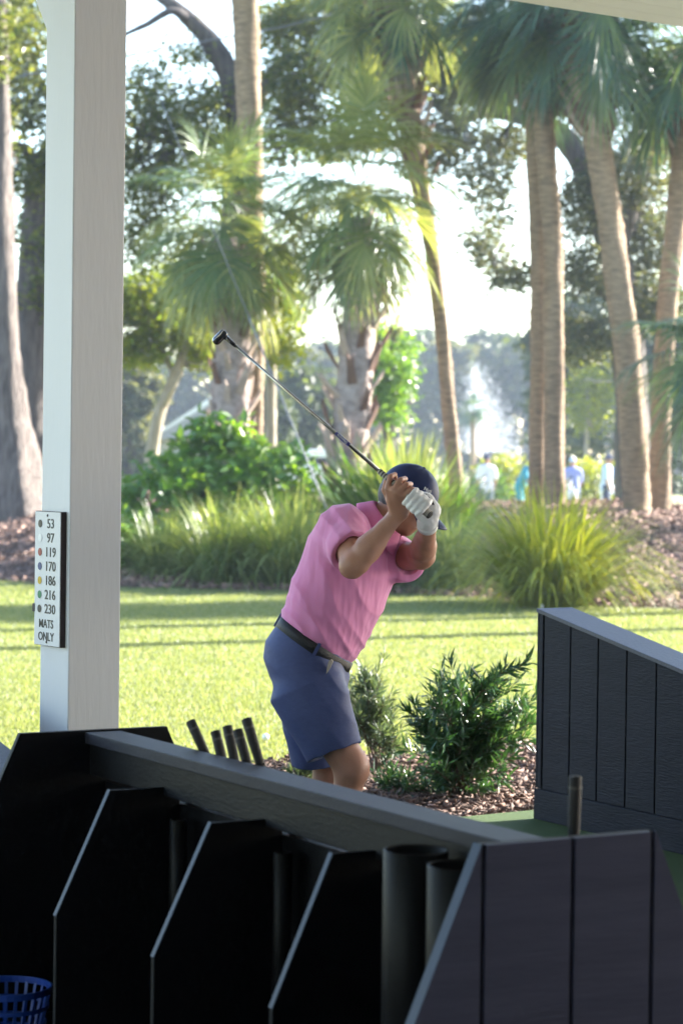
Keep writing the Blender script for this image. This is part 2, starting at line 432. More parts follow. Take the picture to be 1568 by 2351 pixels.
# ------------------------------------------------------------------ text
def text_mesh(s, size, depth=0.0008, bold=0.006):
    cu = bpy.data.curves.new('t', 'FONT'); cu.body = s; cu.size = size; cu.extrude = depth; cu.align_x = 'CENTER'; cu.align_y = 'CENTER'; cu.resolution_u = 3; cu.offset = size * bold
    ob = bpy.data.objects.new('t', cu); COL.objects.link(ob)
    dg = bpy.context.evaluated_depsgraph_get()
    me = bpy.data.meshes.new_from_object(ob.evaluated_get(dg))
    bpy.data.objects.remove(ob); bpy.data.curves.remove(cu)
    me.materials.clear()
    return me
def place_text(s, size, pos, right, up, mat, name, parent, sx=1.0, depth=0.0008):
    me = text_mesh(s, size, depth)
    nrm = Vector(right).cross(Vector(up))
    mtx = Matrix((Vector(right) * sx, Vector(up), nrm)).transposed().to_4x4()
    mtx.translation = pos
    me.transform(mtx)
    return link(name, me, mat, parent)

# ------------------------------------------------------------------ yardage sign on the post
sf = PC - AX * 0.1                              # the post's side face
sgt = plane_hit(118, 1175, sf, AX); sgb = plane_hit(118, 1481, sf, AX)
SH = sgt.z - sgb.z; SW = 0.178
sc = sf + BX * (-0.012) + UP * ((sgt.z + sgb.z) / 2)
sg = thing('yardage_sign', sc, 'white yardage sign with coloured dots and numbers screwed to the post', 'sign')
MB().box(sc - AX * 0.010, AX * 0.0095, BX * (SW / 2 + 0.002), UP * (SH / 2 + 0.002)).build('backing_board', M['sign_edge'], sg)
pn = MB().box(sc - AX * 0.0215, AX * 0.0015, BX * (SW / 2), UP * (SH / 2)).build('panel', M['sign_white'], sg)
face = sc - AX * 0.0238
rows = [('53', 'print_black'), ('97', 'dot_white'), ('119', 'dot_red'), ('170', 'dot_blue'), ('186', 'dot_yellow'), ('216', 'dot_green'), ('230', 'print_black')]
for i, (s, dm) in enumerate(rows):
    z = SH / 2 - 0.041 - i * SH * 0.1065
    mb = MB().lathe(face - BX * 0.052 + UP * z, -AX, [(0.0001, 0), (0.0135, 0), (0.0135, 0.0008), (0.0001, 0.0008)], 20)
    mb.build('colour_dot', M[dm], sg)
    place_text(s, 0.046, face + BX * 0.022 + UP * z, BX, UP, M['print_black'], 'number', sg, 1.12)
place_text('MATS', 0.041, face - BX * 0.004 + UP * (SH / 2 - 0.041 - 7.05 * SH * 0.1065), BX, UP, M['print_black'], 'lettering', sg)
place_text('ONLY', 0.041, face - BX * 0.004 + UP * (SH / 2 - 0.041 - 7.95 * SH * 0.1065), BX, UP, M['print_black'], 'lettering', sg)
MB().box(sc - AX * 0.016 - BX * (SW / 2 + 0.004) - UP * (SH * 0.225), AX * 0.010, BX * 0.006, UP * 0.014).build('latch', M['sign_edge'], sg)
for s in (-1, 1):
    MB().lathe(face + UP * (s * (SH / 2 - 0.012)), -AX, [(0.0001, 0.002), (0.004, 0.0015), (0.005, 0)], 10).build('screw', M['sign_edge'], sg)

# ------------------------------------------------------------------ bag rack
RH = 0.86
RN, RF = gnd(1240, 1937, RH), gnd(237, 1679, RH)
RN.z = RF.z = 0
RL = (RF - RN).length
E2 = (RF - RN).normalized(); E1 = Vector((-E2.y, E2.x, 0)) * -1
def rk(a, b, z): return RN + E1 * a + E2 * b + UP * z
rack = thing('bag_rack', rk(0, RL / 2, 0), 'black double-sided wooden bag rack with sloping dividers and grey top rail', 'bag rack')
def rack_panel(name, b, th, al, ar, top, drop, flare, mat):
    pts = [rk(al - flare, b, 0.02), rk(al - flare, b, top - drop), rk(al, b, top), rk(ar, b, top), rk(ar + flare, b, top - drop), rk(ar + flare, b, 0.02)]
    return MB().prism(pts, E2 * th).build(name, mat, rack, bevel=0.002)
# far end and near end
rack_panel('end_panel', RL, 0.02, -0.255, 0.205, RH + 0.005, 0.40, 0.18, M['black_panel'])
near = MB()
MB().prism([rk(-0.386, -0.032, RH + 0.012 - 0.50) + UP * 0.0022, rk(-0.166, -0.032, RH + 0.012) + UP * 0.0022, rk(-0.166, -0.032, RH + 0.0122), rk(-0.386, -0.032, RH - 0.4878)], E2 * 0.032).build('sky_tint_strip', M['edge_sky_tint'], rack)  # thin strip added to show sky reflection as colour on the slope
rack_panel('end_panel', -0.02, 0.02, -0.166, 0.275, RH + 0.012, 0.50, 0.22, M['groove'])
# grooved siding on the near end: separate boards
xs = [-0.40, -0.160, 0.062, 0.268, 0.52]
def top_at(a, al=-0.166, ar=0.275, top=RH + 0.012, drop=0.50, fl=0.22):
    if a < al: return top - (al - a) / fl * drop
    if a > ar: return top - (a - ar) / fl * drop
    return top
for i in range(4):
    a0, a1 = xs[i] + (0.006 if i else 0), xs[i + 1] - (0.006 if i < 3 else 0)
    aa = sorted(set([max(a0, -0.385), min(a1, 0.494)] + [q for q in (-0.166, 0.275) if a0 < q < a1]))
    top = [(a, top_at(a)) for a in aa]
    pts = [rk(aa[0], -0.020, 0.02)] + [rk(a, -0.020, z) for a, z in top] + [rk(aa[-1], -0.020, 0.02)]
    MB().prism(pts, -E2 * 0.012).build('siding_board', M['siding'], rack)
# rail: cap board on a beam, back board below
MB().box(rk(0, RL / 2, RH - 0.016), E1 * 0.056, E2 * (RL / 2 - 0.001), UP * 0.016).build('top_rail', M['rail_grey'], rack, bevel=0.002)
MB().box(rk(0.004, RL / 2, RH - 0.078), E1 * 0.046, E2 * (RL / 2 - 0.001), UP * 0.044).build('rail_beam', M['beam_dark'], rack, bevel=0.003)
MB().box(rk(0.02, RL / 2, (RH - 0.125) / 2), E1 * 0.012, E2 * (RL / 2 - 0.001), UP * ((RH - 0.125) / 2 - 0.02)).build('back_board', M['black_panel'], rack)
MB().box(rk(0, RL / 2, 0.05), E1 * 0.36, E2 * (RL / 2 - 0.002), UP * 0.012).build('floor_shelf', M['black_panel'], rack)
divs = [((415, 1805), (255, 1815), (130, 2105)), ((650, 1880), (487, 1888), (354, 2200)), ((905, 1950), (765, 1960), (626, 2318))]
DIVB = []
for (ub, vb), (ut, vt), (us, vs) in divs:
    p = plane_hit(ub, vb, rk(0.008, 0, 0), E1)
    b = (p - RN).dot(E2)
    q = plane_hit(ut, vt, rk(0, b, 0), E2); r = plane_hit(us, vs, rk(0, b, 0), E2)
    at_, zt = (q - RN).dot(E1), q.z; as_, zs = (r - RN).dot(E1), r.z
    DIVB.append(b)
    zt = (zt + p.z) / 2
    MB().prism([rk(0.008, b, 0.062), rk(as_, b, 0.062), rk(as_, b, zs), rk(at_, b, zt), rk(0.008, b, zt)], E2 * 0.018).build('divider', M['black_panel'], rack, bevel=0.003)
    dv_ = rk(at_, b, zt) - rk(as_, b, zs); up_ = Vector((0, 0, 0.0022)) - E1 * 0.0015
    MB().prism([rk(as_, b, zs) + up_, rk(at_, b, zt) + up_, rk(at_, b, zt) + up_ * 0.1, rk(as_, b, zs) + up_ * 0.1], E2 * 0.018).build('sky_tint_strip', M['edge_sky_tint'], rack)  # strip added along the slope, its blue standing in for reflected sky
    MB().prism([rk(0.032, b, 0.062), rk(0.34, b, 0.062), rk(0.34, b, zs), rk(0.16, b, zt), rk(0.032, b, zt)], E2 * 0.018).build('divider', M['black_panel'], rack, bevel=0.003)
    print('DIV', round(b, 3), round(at_, 3), round(zt, 3), round(as_, 3), round(zs, 3))
print('RACK', RN, RF, RL, 'angle', math.degrees(math.atan2(E2.x, E2.y)), 'eave', eave_z, 'sign', SH)
# bag tubes and pipes
def tube_obj(name, c, r, z0, z1, mat):
    MB().lathe(Vector((c.x, c.y, 0)), UP, [(r - 0.006, z0), (r - 0.006, z1 - 0.004), (r - 0.003, z1), (r, z1 - 0.003), (r, z0), (r - 0.006, z0)], 36).build(name, mat, rack, True)
t1 = rk(-0.135, 0.275, 0); t1.z = at(985, 1950, t1.y).z; t2 = rk(-0.135, 0.095, 0); t2.z = at(1090, 1985, t2.y).z
tube_obj('bag_tube', t1, 0.071, 0.064, t1.z, M['black_pipe'])
tube_obj('bag_tube', t2, 0.071, 0.064, t2.z, M['black_pipe'])
for u, b in ((395, DIVB[0] - 0.10), (635, DIVB[1] - 0.10)):
    c = rk(-0.045, b, 0)
    tube_obj('club_pipe', c, 0.024, 0.064, RH - 0.17, M['black_pipe'])

# clubs standing in the far side of the rack
def club(top, through, label, group=None, r=0.0135):
    d = (through - top).normalized()
    L = (top.z - 0.075) / -d.z
    foot_ = top + d * L
    c = thing('golf_club', foot_, label, 'golf club', group)
    MB().tube([top + d * 0.002, top + d * 0.05, top + d * 0.27], [r, r, r * 0.72], 16).build('grip', M['grip'], c, True)
    MB().lathe(top, -d, [(0.0001, 0.003), (r * 0.6, 0.003), (r * 0.98, 0.001), (r * 1.04, -0.002)], 16).build('grip_cap', M['grip'], c, True)
    MB().tube([top + d * 0.020, top + d * 0.026], r * 1.035, 16, False).build('grip_band', M['grip_band'], c)
    MB().tube([top + d * 0.265, foot_ - d * 0.03], [0.0065, 0.0045], 10).build('shaft', M['steel'], c, True)
    MB().prism([foot_ - d * 0.03 + q for q in (Vector((0, 0, 0.02)), Vector((0.075, 0, 0)), Vector((0.07, 0, -0.04)), Vector((-0.01, 0, -0.035)))], Vector((0, 0.018, 0))).build('club_head', M['steel'], c)
tops = [((438, 1656), (470, 1727)), ((495, 1680), (510, 1742)), ((522, 1668), (540, 1750)), ((546, 1676), (569, 1757)), ((566, 1651), (600, 1762))]
lab = ['golf club leaning most, black grip apart from the other four above the rack rail', 'golf club with the lowest of the four bunched black grips above the rail',
       'golf club with upright black grip second in the bunch above the rail', 'golf club with black grip squeezed between two taller grips above the rail',
       'golf club with the tallest black grip, at the golfer\'s end of the bunch']
for (t, th), l in zip(tops, lab):
    p = plane_hit(th[0], th[1], rk(0.085, 0, 0), E1)
    club(at(t[0], t[1], p.y + 0.02), p, l, 'clubs standing in the rack')
p = at(1320, 1784, 5.32)
club(p, at(1316, 1925, 5.32), 'single golf club with thick dark grip standing upright behind the grooved end panel', 'clubs standing in the rack', 0.0145)

# ------------------------------------------------------------------ ball basket
bc = at(14, 2262, 6.62); brim = bc.z; bc.z = 0.0
bk = thing('ball_basket', bc, 'blue plastic lattice range ball basket inside the black rack', 'basket')
def ring(r, z, h, w, name):
    MB().lathe(bc, UP, [(r - w, z), (r - w, z + h), (r, z + h), (r, z), (r - w, z)], 40).build(name, M['blue_plastic'], bk, False)
z0 = max(0.064, brim - 0.17)
ring(0.128, brim - 0.018, 0.018, 0.005, 'rim')
ring(0.120, brim - 0.062, 0.012, 0.004, 'band')
ring(0.113, brim - 0.105, 0.009, 0.004, 'band')
ring(0.100, z0, 0.010, 0.004, 'base_ring')
for k in range(26):
    t = 2 * math.pi * k / 26
    d = Vector((math.cos(t), math.sin(t), 0)); s = Vector((-math.sin(t), math.cos(t), 0))
    a = bc + d * 0.1245 + UP * (brim - 0.016); b = bc + d * 0.098 + UP * (z0 + 0.004)
    MB().add([a - s * .0045, a + s * .0045, b + s * .0045, b - s * .0045, a - s * .0045 - d * .003, a + s * .0045 - d * .003, b + s * .0045 - d * .003, b - s * .0045 - d * .003],
             [(0, 1, 2, 3), (7, 6, 5, 4), (0, 4, 5, 1), (1, 5, 6, 2), (2, 6, 7, 3), (3, 7, 4, 0)]).build('slat', M['blue_plastic'], bk)

# ------------------------------------------------------------------ charcoal bay partition with sloping top
pf0, pf1 = gnd(1231, 1880, 0.034), gnd(1568, 1962, 0.034)
PE = (pf1 - pf0).normalized(); PN = Vector((PE.y, -PE.x, 0))
if PN.x > 0: PN = -PN                          # outward normal of the visible face
def pface(s, z, o=0.0): return Vector((pf0.x, pf0.y, 0)) + PE * s + PN * o + UP * z
h0 = plane_hit(1245, 1400, pf0, PN).z; q = plane_hit(1568, 1539, pf0, PN)
s1 = (q - pf0).dot(PE); slope = (h0 - q.z) / s1
PL, PT = 2.25, 0.185
print('PART', h0, slope, s1, 'ang', math.degrees(math.atan2(PE.x, -PE.y)))
def ptop(s): return h0 - slope * s
part = thing('bay_partition', pface(0, 0), 'charcoal grooved wooden partition with sloping grey top between hitting bays', 'partition')
core = [pface(0.0, 0.034, -0.014), pface(PL, 0.034, -0.014), pface(PL, ptop(PL) - 0.02, -0.014), pface(0, ptop(0) - 0.02, -0.014)]
MB().prism(core, -PN * (PT - 0.028)).build('core', M['groove'], part)
gs, step, gap = [0.0, 0.028], 0.2105, 0.011
s = 0.040
for k in range(11):
    e = min(s + step, PL)
    if e - s < 0.03: break
    for fo, ex in ((-0.014, 0.012), (-(PT - 0.014), -0.012)):
        pts = [pface(s, 0.175, fo), pface(e - gap, 0.175, fo), pface(e - gap, ptop(e - gap) - 0.016, fo), pface(s, ptop(s) - 0.016, fo)]
        MB().prism(pts, PN * ex).build('siding_board', M['dark_siding'], part)
    s = e
MB().prism([pface(0, 0.175, -0.013), pface(0.028, 0.175, -0.013), pface(0.028, ptop(0.028) - 0.016, -0.013), pface(0, ptop(0) - 0.016, -0.013)], PN * 0.013).build('corner_trim', M['dark_siding'], part)
MB().prism([pface(-0.004, 0.175, 0.0), pface(-0.004, ptop(0) - 0.016, 0.0), pface(-0.004, ptop(0) - 0.016, -PT), pface(-0.004, 0.175, -PT)], -PE * 0.010).build('end_board', M['dark_siding'], part)
for fo, ex in ((-0.014, 0.022), (-(PT - 0.014), -0.022)):
    MB().prism([pface(-0.014, 0.034, fo), pface(PL, 0.034, fo), pface(PL, 0.172, fo), pface(-0.014, 0.172, fo)], PN * ex).build('baseboard', M['dark_siding'], part, bevel=0.003)
cap = [pface(-0.018, ptop(-0.018), 0.006), pface(PL + 0.01, ptop(PL + 0.01), 0.006), pface(PL + 0.01, ptop(PL + 0.01), -PT - 0.006), pface(-0.018, ptop(-0.018), -PT - 0.006)]
MB().prism([p - UP * 0.016 for p in cap], UP * 0.018).build('top_cap', M['cap_grey'], part, bevel=0.002)
def copy_tree(o, parent=None):
    c = o.copy(); COL.objects.link(c); c.parent = parent
    for ch in list(o.children): copy_tree(ch, c)
    return c
p2 = copy_tree(part)
p2.location = part.location - AX * 3.50
# the copied children keep an inverse made for the original place
for ch in p2.children: ch.matrix_parent_inverse = Matrix.Translation(-Vector(part.location))
p2['label'] = 'charcoal partition whose blue-grey cap shows behind the black rack below the post'
part['group'] = p2['group'] = 'bay partitions'
# ------------------------------------------------------------------ vegetation builders
def leaf_arrays(P, size, aspect=0.45, flat=0.5, D=None, fold=0.12):
    """a folded pointed leaf at every point: 4 verts, 2 triangles each"""
    n = len(P)
    if D is None:
        D = rng.normal(size=(n, 3)); D[:, 2] = D[:, 2] * 0.6 - 0.15
    D = unit(D)
    nr = rng.normal(size=(n, 3)); nr[:, 2] += flat * 2
    S = unit(np.cross(D, nr)); U = np.cross(S, D)
    l = (size * rng.uniform(0.7, 1.3, n))[:, None]
    w = l * aspect * 0.5
    a = P; b = P + D * l
    m = P + D * l * 0.45
    L_ = m + S * w + U * w * fold * 2; R_ = m - S * w + U * w * fold * 2
    V = np.stack([a, L_, b, R_], 1).reshape(-1, 3)
    i = 4 * np.arange(n)[:, None]
    T = np.concatenate([i + [0, 2, 1], i + [0, 3, 2]], 1).reshape(-1, 3)
    return V, T
def leaf_obj(name, P, size, mat, parent, **kw):
    V, T = leaf_arrays(P, size, **kw)
    return link(name, np_mesh(name, V, T), mat, parent)
def clump_points(c, rad, nclump, nleaf, spread, shell=0.35):
    """leaf positions gathered in clumps spread through an ellipsoid"""
    c = np.array(c); rad = np.array(rad)
    d = unit(rng.normal(size=(nclump, 3))); r = rng.uniform(shell, 1.0, nclump) ** 0.6
    C = c + d * r[:, None] * rad
    k = rng.integers(int(nleaf * 0.5), int(nleaf * 1.5) + 1, nclump)
    C = np.repeat(C, k, 0)
    g = rng.normal(size=C.shape) * spread; g[:, 2] *= 0.6
    return C + g
def smooth_path(pts, n):
    P = np.array([list(p) for p in pts], float)
    if len(P) == 2: P = np.array([P[0], (P[0] + P[1]) / 2, P[1]])
    t = np.arange(len(P)); tt = np.linspace(0, len(P) - 1, n)
    out = []
    Q = np.vstack([2 * P[0] - P[1], P, 2 * P[-1] - P[-2]])
    for x in tt:
        i = min(int(x), len(P) - 2); f = x - i
        p0, p1, p2, p3 = Q[i], Q[i + 1], Q[i + 2], Q[i + 3]
        out.append(0.5 * (2 * p1 + (p2 - p0) * f + (2 * p0 - 5 * p1 + 4 * p2 - p3) * f * f + (3 * p1 - p0 - 3 * p2 + p3) * f ** 3))
    return np.array(out)
def bark_tube(name, path, rad, mat, parent, n=18, rough=0.06, ringy=0.0, flute=0.0, seed=0):
    """tapered trunk with uneven surface"""
    P = np.asarray(path); m = len(P); rad = np.asarray(rad)
    T = unit(np.gradient(P, axis=0))
    ref = np.array([1.0, 0.2, 0]); V = []
    r_ = np.random.default_rng(seed + 11)
    ph = r_.uniform(0, 6.28, 6)
    for i in range(m):
        a = unit(ref - T[i] * ref.dot(T[i])); b = np.cross(T[i], a)
        th = 2 * np.pi * np.arange(n) / n
        rr = rad[i] * (1 + rough * (np.sin(3 * th + ph[0] + i * 0.31) * 0.5 + np.sin(5 * th + ph[1] - i * 0.47) * 0.35 + r_.normal(size=n) * 0.35))
        rr *= 1 + ringy * ((i % 3 == 0) * 1.0 - 0.4)
        if flute: rr *= 1 + flute * (1 - i / m) ** 3 * (np.sin(5 * th + ph[2]) * 0.6 + np.sin(8 * th + ph[3]) * 0.3)
        V.append(P[i] + np.outer(rr * np.cos(th), a) + np.outer(rr * np.sin(th), b))
    V = np.array(V).reshape(-1, 3)
    i = np.arange(m - 1)[:, None] * n; k = np.arange(n)[None]
    Q = np.stack([i + k, i + (k + 1) % n, i + n + (k + 1) % n, i + n + k], -1).reshape(-1, 4)
    return link(name, np_mesh(name, V, Q), mat, parent, True)

# --- palm fronds: one mesh for each rise angle, the droop follows gravity
def frond_mesh(elev, mat, seed, pet=0.50, costa=0.42, nl=34, L=0.80, soft=1.0, wid=0.0165):
    r_ = np.random.default_rng(seed)
    e = R(elev); pts = [np.zeros(3)]; d = np.array([math.cos(e), 0, math.sin(e)])
    ns = 10; step = (pet + costa) / ns; ds = []
    for i in range(ns):
        d = unit(d + np.array([0, 0, -0.045 * soft * (1 + i * 0.12)]))
        ds.append(d); pts.append(pts[-1] + d * step)
    pts = np.array(pts); ds.append(d); ds = np.array(ds)
    V = []; Q = []
    def strip(line, wv, w):
        b = len(V)
        for p, ww in zip(line, w):
            V.append(p - wv * ww); V.append(p + wv * ww)
        for i in range(len(line) - 1):
            Q.append((b + 2 * i, b + 2 * i + 1, b + 2 * i + 3, b + 2 * i + 2))
    S = np.array([0, 1.0, 0])
    strip(pts, S, np.linspace(0.020, 0.006, len(pts)))
    strip(pts, np.array([0, 0, 1.0]), np.linspace(0.010, 0.004, len(pts)))
    for j in range(nl):
        s = (j + 0.5) / nl * 2 - 1
        phi = s * R(118)
        f = pet + costa * (1 - abs(s)) ** 0.9
        x = f / (pet + costa) * ns; i = min(int(x), ns - 1); fr = x - i
        base = pts[i] * (1 - fr) + pts[i + 1] * fr; T = ds[i]
        U = np.cross(T, S)
        dv = unit(T * math.cos(phi) + S * math.sin(phi) + U * (0.20 * abs(s) + r_.normal() * 0.06))
        l = L * (0.62 + 0.38 * math.cos(phi * 0.5)) * r_.uniform(0.88, 1.08)
        line = [base]; dd = dv.copy()
        for q in range(5):
            dd = unit(dd + np.array([0, 0, -1]) * soft * (0.03 + 0.30 * (q / 4) ** 1.2) * r_.uniform(0.7, 1.4))
            line.append(line[-1] + dd * l / 5)
        wv = unit(np.cross(dv, U) + U * r_.normal() * 0.25)
        strip(line, wv, np.array([0.55, 1.0, 0.95, 0.72, 0.42, 0.06]) * wid)
    return np_mesh('frond', np.array(V), np.array(Q))
ELEV = [78, 52, 28, 6, -18, -46]
FR = {}
for key in ('frond', 'frond_young', 'frond_dark'):
    FR[key] = []
    for k, e in enumerate(ELEV):
        me = frond_mesh(e, key, 40 + k, soft=1.0 + 0.15 * (k % 3)); me.materials.append(M[key]); FR[key].append(me)
dead = frond_mesh(-72, 'frond_dead', 77, nl=22, soft=1.3); dead.materials.append(M['frond_dead'])
bm_ = MB().prism([(0, -0.055, 0), (0, 0.055, 0), (0.075, 0.045, 0.16), (0.13, 0.05, 0.33), (0.115, 0.012, 0.25), (0.13, -0.03, 0.36), (0.07, -0.045, 0.16)], (0.025, 0, -0.03))
boot_me = bpy.data.meshes.new('leaf_boot'); boot_me.from_pydata(bm_.v, [], bm_.f); boot_me.update(); boot_me.materials.append(M['boot'])
boot_me2 = boot_me.copy(); boot_me2.materials.clear(); boot_me2.materials.append(M['boot_dark'])

def palm(pix, y, rad, label, crown=True, mats=('frond',), fs=1.0, counts=(3, 5, 6, 6, 5, 4), deads=3, boots=None, seed=0, group='palms on the mulch bank', bark='bark_palm', base_z=None, crown_up=0.15, dy=0.0, boot_s=1.0, boot_dark=0.25):
    """pix: measured points from the foot up; y: distance"""
    r_ = np.random.default_rng(seed + 100)
    pts = [at(u, v, y + dy * i) for i, (u, v) in enumerate(pix)]
    b = pts[0].copy(); gz = tz(b.x, b.y) if base_z is None else base_z
    if pts[0].z > gz - 0.05: pts.insert(0, Vector((pts[0].x + (pts[0].x - pts[1].x) * 0.1, pts[0].y, gz - 0.08)))
    else: pts[0].z = gz - 0.08
    base = Vector((pts[0].x, pts[0].y, gz))
    t = thing('palm_tree', base, label, 'palm tree', group)
    m = max(24, int((pts[-1].z - gz) / 0.07))
    path = smooth_path(pts, m)
    f = np.linspace(0, 1, m)
    rr = np.interp(f, np.linspace(0, 1, len(rad)), rad)
    rr = rr * (1 + 0.35 * np.exp(-f * m * 0.07 / 0.25))
    bark_tube('trunk', path, rr, M[bark], t, 20, 0.085, 0.035, seed=seed)
    if boots:
        z0, z1, nb_ = boots
        for k in range(nb_):
            q = z0 + (z1 - z0) * (k + r_.uniform(-0.4, 0.4)) / nb_; q = min(max(q, 0), 0.995)
            i = int(q * (m - 1)); az = k * 2.39996 + r_.normal() * 0.2
            p = Vector(path[i]) + Vector((math.cos(az), math.sin(az), 0)) * rr[i] * 0.9
            o = link('leaf_boot', boot_me2 if r_.uniform() < boot_dark else boot_me, None); o.parent = t; o.location = p - base
            o.rotation_euler = (r_.normal() * 0.15, r_.normal() * 0.12 + 0.1, az); s = boot_s * r_.uniform(0.6, 1.05) * min(1.2, rr[i] / 0.2); o.scale = (s, s, s)
    if crown:
        c = Vector(path[-1])
        k = 0
        for ci, cnt in enumerate(counts):
            for q in range(cnt):
                az = k * 2.39996 + r_.normal() * 0.25; k += 1
                mt = mats[int(r_.integers(len(mats)))]
                o = link('frond', FR[mt][ci], None); o.parent = t
                o.location = c - base + Vector((0, 0, crown_up * (1 - ci / 5.0) * 2 - 0.1 + r_.normal() * 0.03)) + Vector((math.cos(az), math.sin(az), 0)) * rr[-1] * 0.5
                o.rotation_euler = (r_.normal() * 0.12, r_.normal() * 0.10, az)
                s = fs * r_.uniform(0.88, 1.15); o.scale = (s, s, s)
        for q in range(deads):
            az = q * 2.1 + r_.uniform(0, 1)
            o = link('dead_frond', dead, None); o.parent = t
            o.location = c - base + Vector((math.cos(az), math.sin(az), 0)) * rr[-1] * 0.8 - UP * 0.15
            o.rotation_euler = (0, 0, az); s = fs * r_.uniform(0.6, 0.9); o.scale = (s, s, s)
    return t

# --- broadleaved trees
def tree(name, limbs, crowns, y, leaf, size, label, group, cat='tree', bark='bark_oak', nleaf=26, spread=0.22, base_z=None, seed=0, flute=0.0, depth_k=1.0, aspect=0.45):
    """limbs: [[(u,v,radius_m)...]], first one is the trunk; crowns: [(u,v,ru,rv,clumps)] ellipses in the view at distance y"""
    tp = [at(u, v, y) for u, v, r in limbs[0]]
    gz = tz(tp[0].x, tp[0].y) if base_z is None else base_z
    base = Vector((tp[0].x, tp[0].y, gz))
    t = thing(name, base, label, cat, group)
    px = y / F_PX
    trunk = None
    for li, lm in enumerate(limbs):
        dyy = 0 if li == 0 else (-1) ** li * 0.3
        pts = [at(u, v, y + dyy * (k > 0)) for k, (u, v, r) in enumerate(lm)]
        if li == 0: pts[0].z = min(pts[0].z, gz - 0.1)
        m = max(14, 6 * len(pts))
        path = smooth_path(pts, m)
        rr = np.interp(np.linspace(0, 1, m), np.linspace(0, 1, len(lm)), [r for _, _, r in lm])
        nm = 'trunk' if li == 0 else 'limb'
        o = bark_tube(nm, path, rr, M[bark], t, 16 if li == 0 else 10, 0.10, 0, flute if li == 0 else 0, seed + li)
        if li == 0: trunk = o
    Ps = []; tw = MB()
    limbpts = np.array([[p.x, p.y, p.z] for lm in limbs for p in [at(u, v, y) for u, v, r in lm]])
    for (u, v, ru, rv, nc) in crowns:
        c = at(u, v, y + random.uniform(-0.8, 0.8)); rx, rz = ru * px, rv * px
        q = clump_points(c, (rx, (rx + rz) * 0.5 * depth_k, rz), int(nc * 1.45), nleaf, spread)
        Ps.append(q)
        # twigs that carry the clumps
        j = np.argmin(np.linalg.norm(limbpts - np.array(c), axis=1)); s = Vector(limbpts[j])
        for k in range(5):
            e = Vector(q[rng.integers(len(q))]); mid = (s + e) / 2 + Vector(rng.normal(size=3) * 0.25)
            r0 = 0.035 * (y / 45)
            tw.tube([s, s * 0.6 + mid * 0.4 + Vector(rng.normal(size=3) * 0.1), mid, e], [r0, r0 * 0.8, r0 * 0.5, r0 * 0.15], 5, False)
    tag(tw.build('twigs', M[bark], t, True), kind='stuff')
    leaf_obj('crown', np.concatenate(Ps), size, M[leaf], t, aspect=aspect)
    return t

def grass_clump(c, Rr, H, n, mat, label, wid=0.006, r0=0.18, arch=1.0, group='ornamental grasses along the bank', name='ornamental_grass', upright=0.0, cat='grass plant'):
    c = Vector(c); t = thing(name, c, label, cat, group)
    az = rng.uniform(0, 2 * np.pi, n); rb = r0 * np.sqrt(rng.uniform(0, 1, n))
    P = np.stack([c.x + rb * np.cos(az) * Rr, c.y + rb * np.sin(az) * Rr, np.full(n, c.z - 0.02)], 1)
    az2 = az + rng.normal(size=n) * 0.6
    el = np.clip(rng.beta(2.2, 1.6 - upright * 0.6, n), 0, 1) * R(62) + R(28)
    L = H * rng.uniform(0.65, 1.3, n) * (0.85 + 0.35 * (Rr / H) * np.cos(el))
    d = np.stack([np.cos(az2) * np.cos(el), np.sin(az2) * np.cos(el), np.sin(el)], 1)
    S = np.stack([-np.sin(az2), np.cos(az2), np.zeros(n)], 1)
    ns = 7; rows = []; wv = np.array([0.9, 1, 1, 0.9, 0.75, 0.55, 0.32, 0.05]) * wid
    g = arch * (0.10 + 0.16 * rng.uniform(0, 1, n))[:, None] * np.array([[0, 0, -1.0]])
    ww = rng.uniform(0.6, 1.4, n)[:, None]
    for k in range(ns + 1):
        rows.append(P - S * wv[k] * ww); rows.append(P + S * wv[k] * ww)
        d = unit(d + g * (0.3 + k * 0.33)); P = P + d * (L / ns)[:, None]
    V = np.stack(rows, 1).reshape(-1, 3); kk = 2 * (ns + 1)
    f = np.array([[2 * k, 2 * k + 1, 2 * k + 3, 2 * k + 2] for k in range(ns)])
    Q = (f[None] + kk * np.arange(n)[:, None, None]).reshape(-1, 4)
    link('blades', np_mesh('blades', V, Q), M[mat], t)
    return t

def bush(name, c, rad, mat, size, nclump, label, group=None, nleaf=30, spread=0.10, aspect=0.42, cat='shrub'):
    c = Vector(c); t = thing(name, c, label, cat, group)
    P = clump_points((c.x, c.y, c.z + rad[2] * 0.75), rad, nclump, nleaf, spread, 0.55)
    P = P[P[:, 2] > c.z + 0.02]
    leaf_obj('foliage', P, size, M[mat], t, aspect=aspect)
    st = MB()
    for k in range(9):
        a = k * 2.4; e = c + Vector((math.cos(a) * rad[0] * 0.55, math.sin(a) * rad[1] * 0.55, rad[2] * 1.2))
        st.tube([c - UP * 0.03, c * 0.5 + e * 0.5 + UP * 0.1, e], [0.022, 0.015, 0.006], 6, False)
    st.build('stems', M['twig'], t, True)
    return t

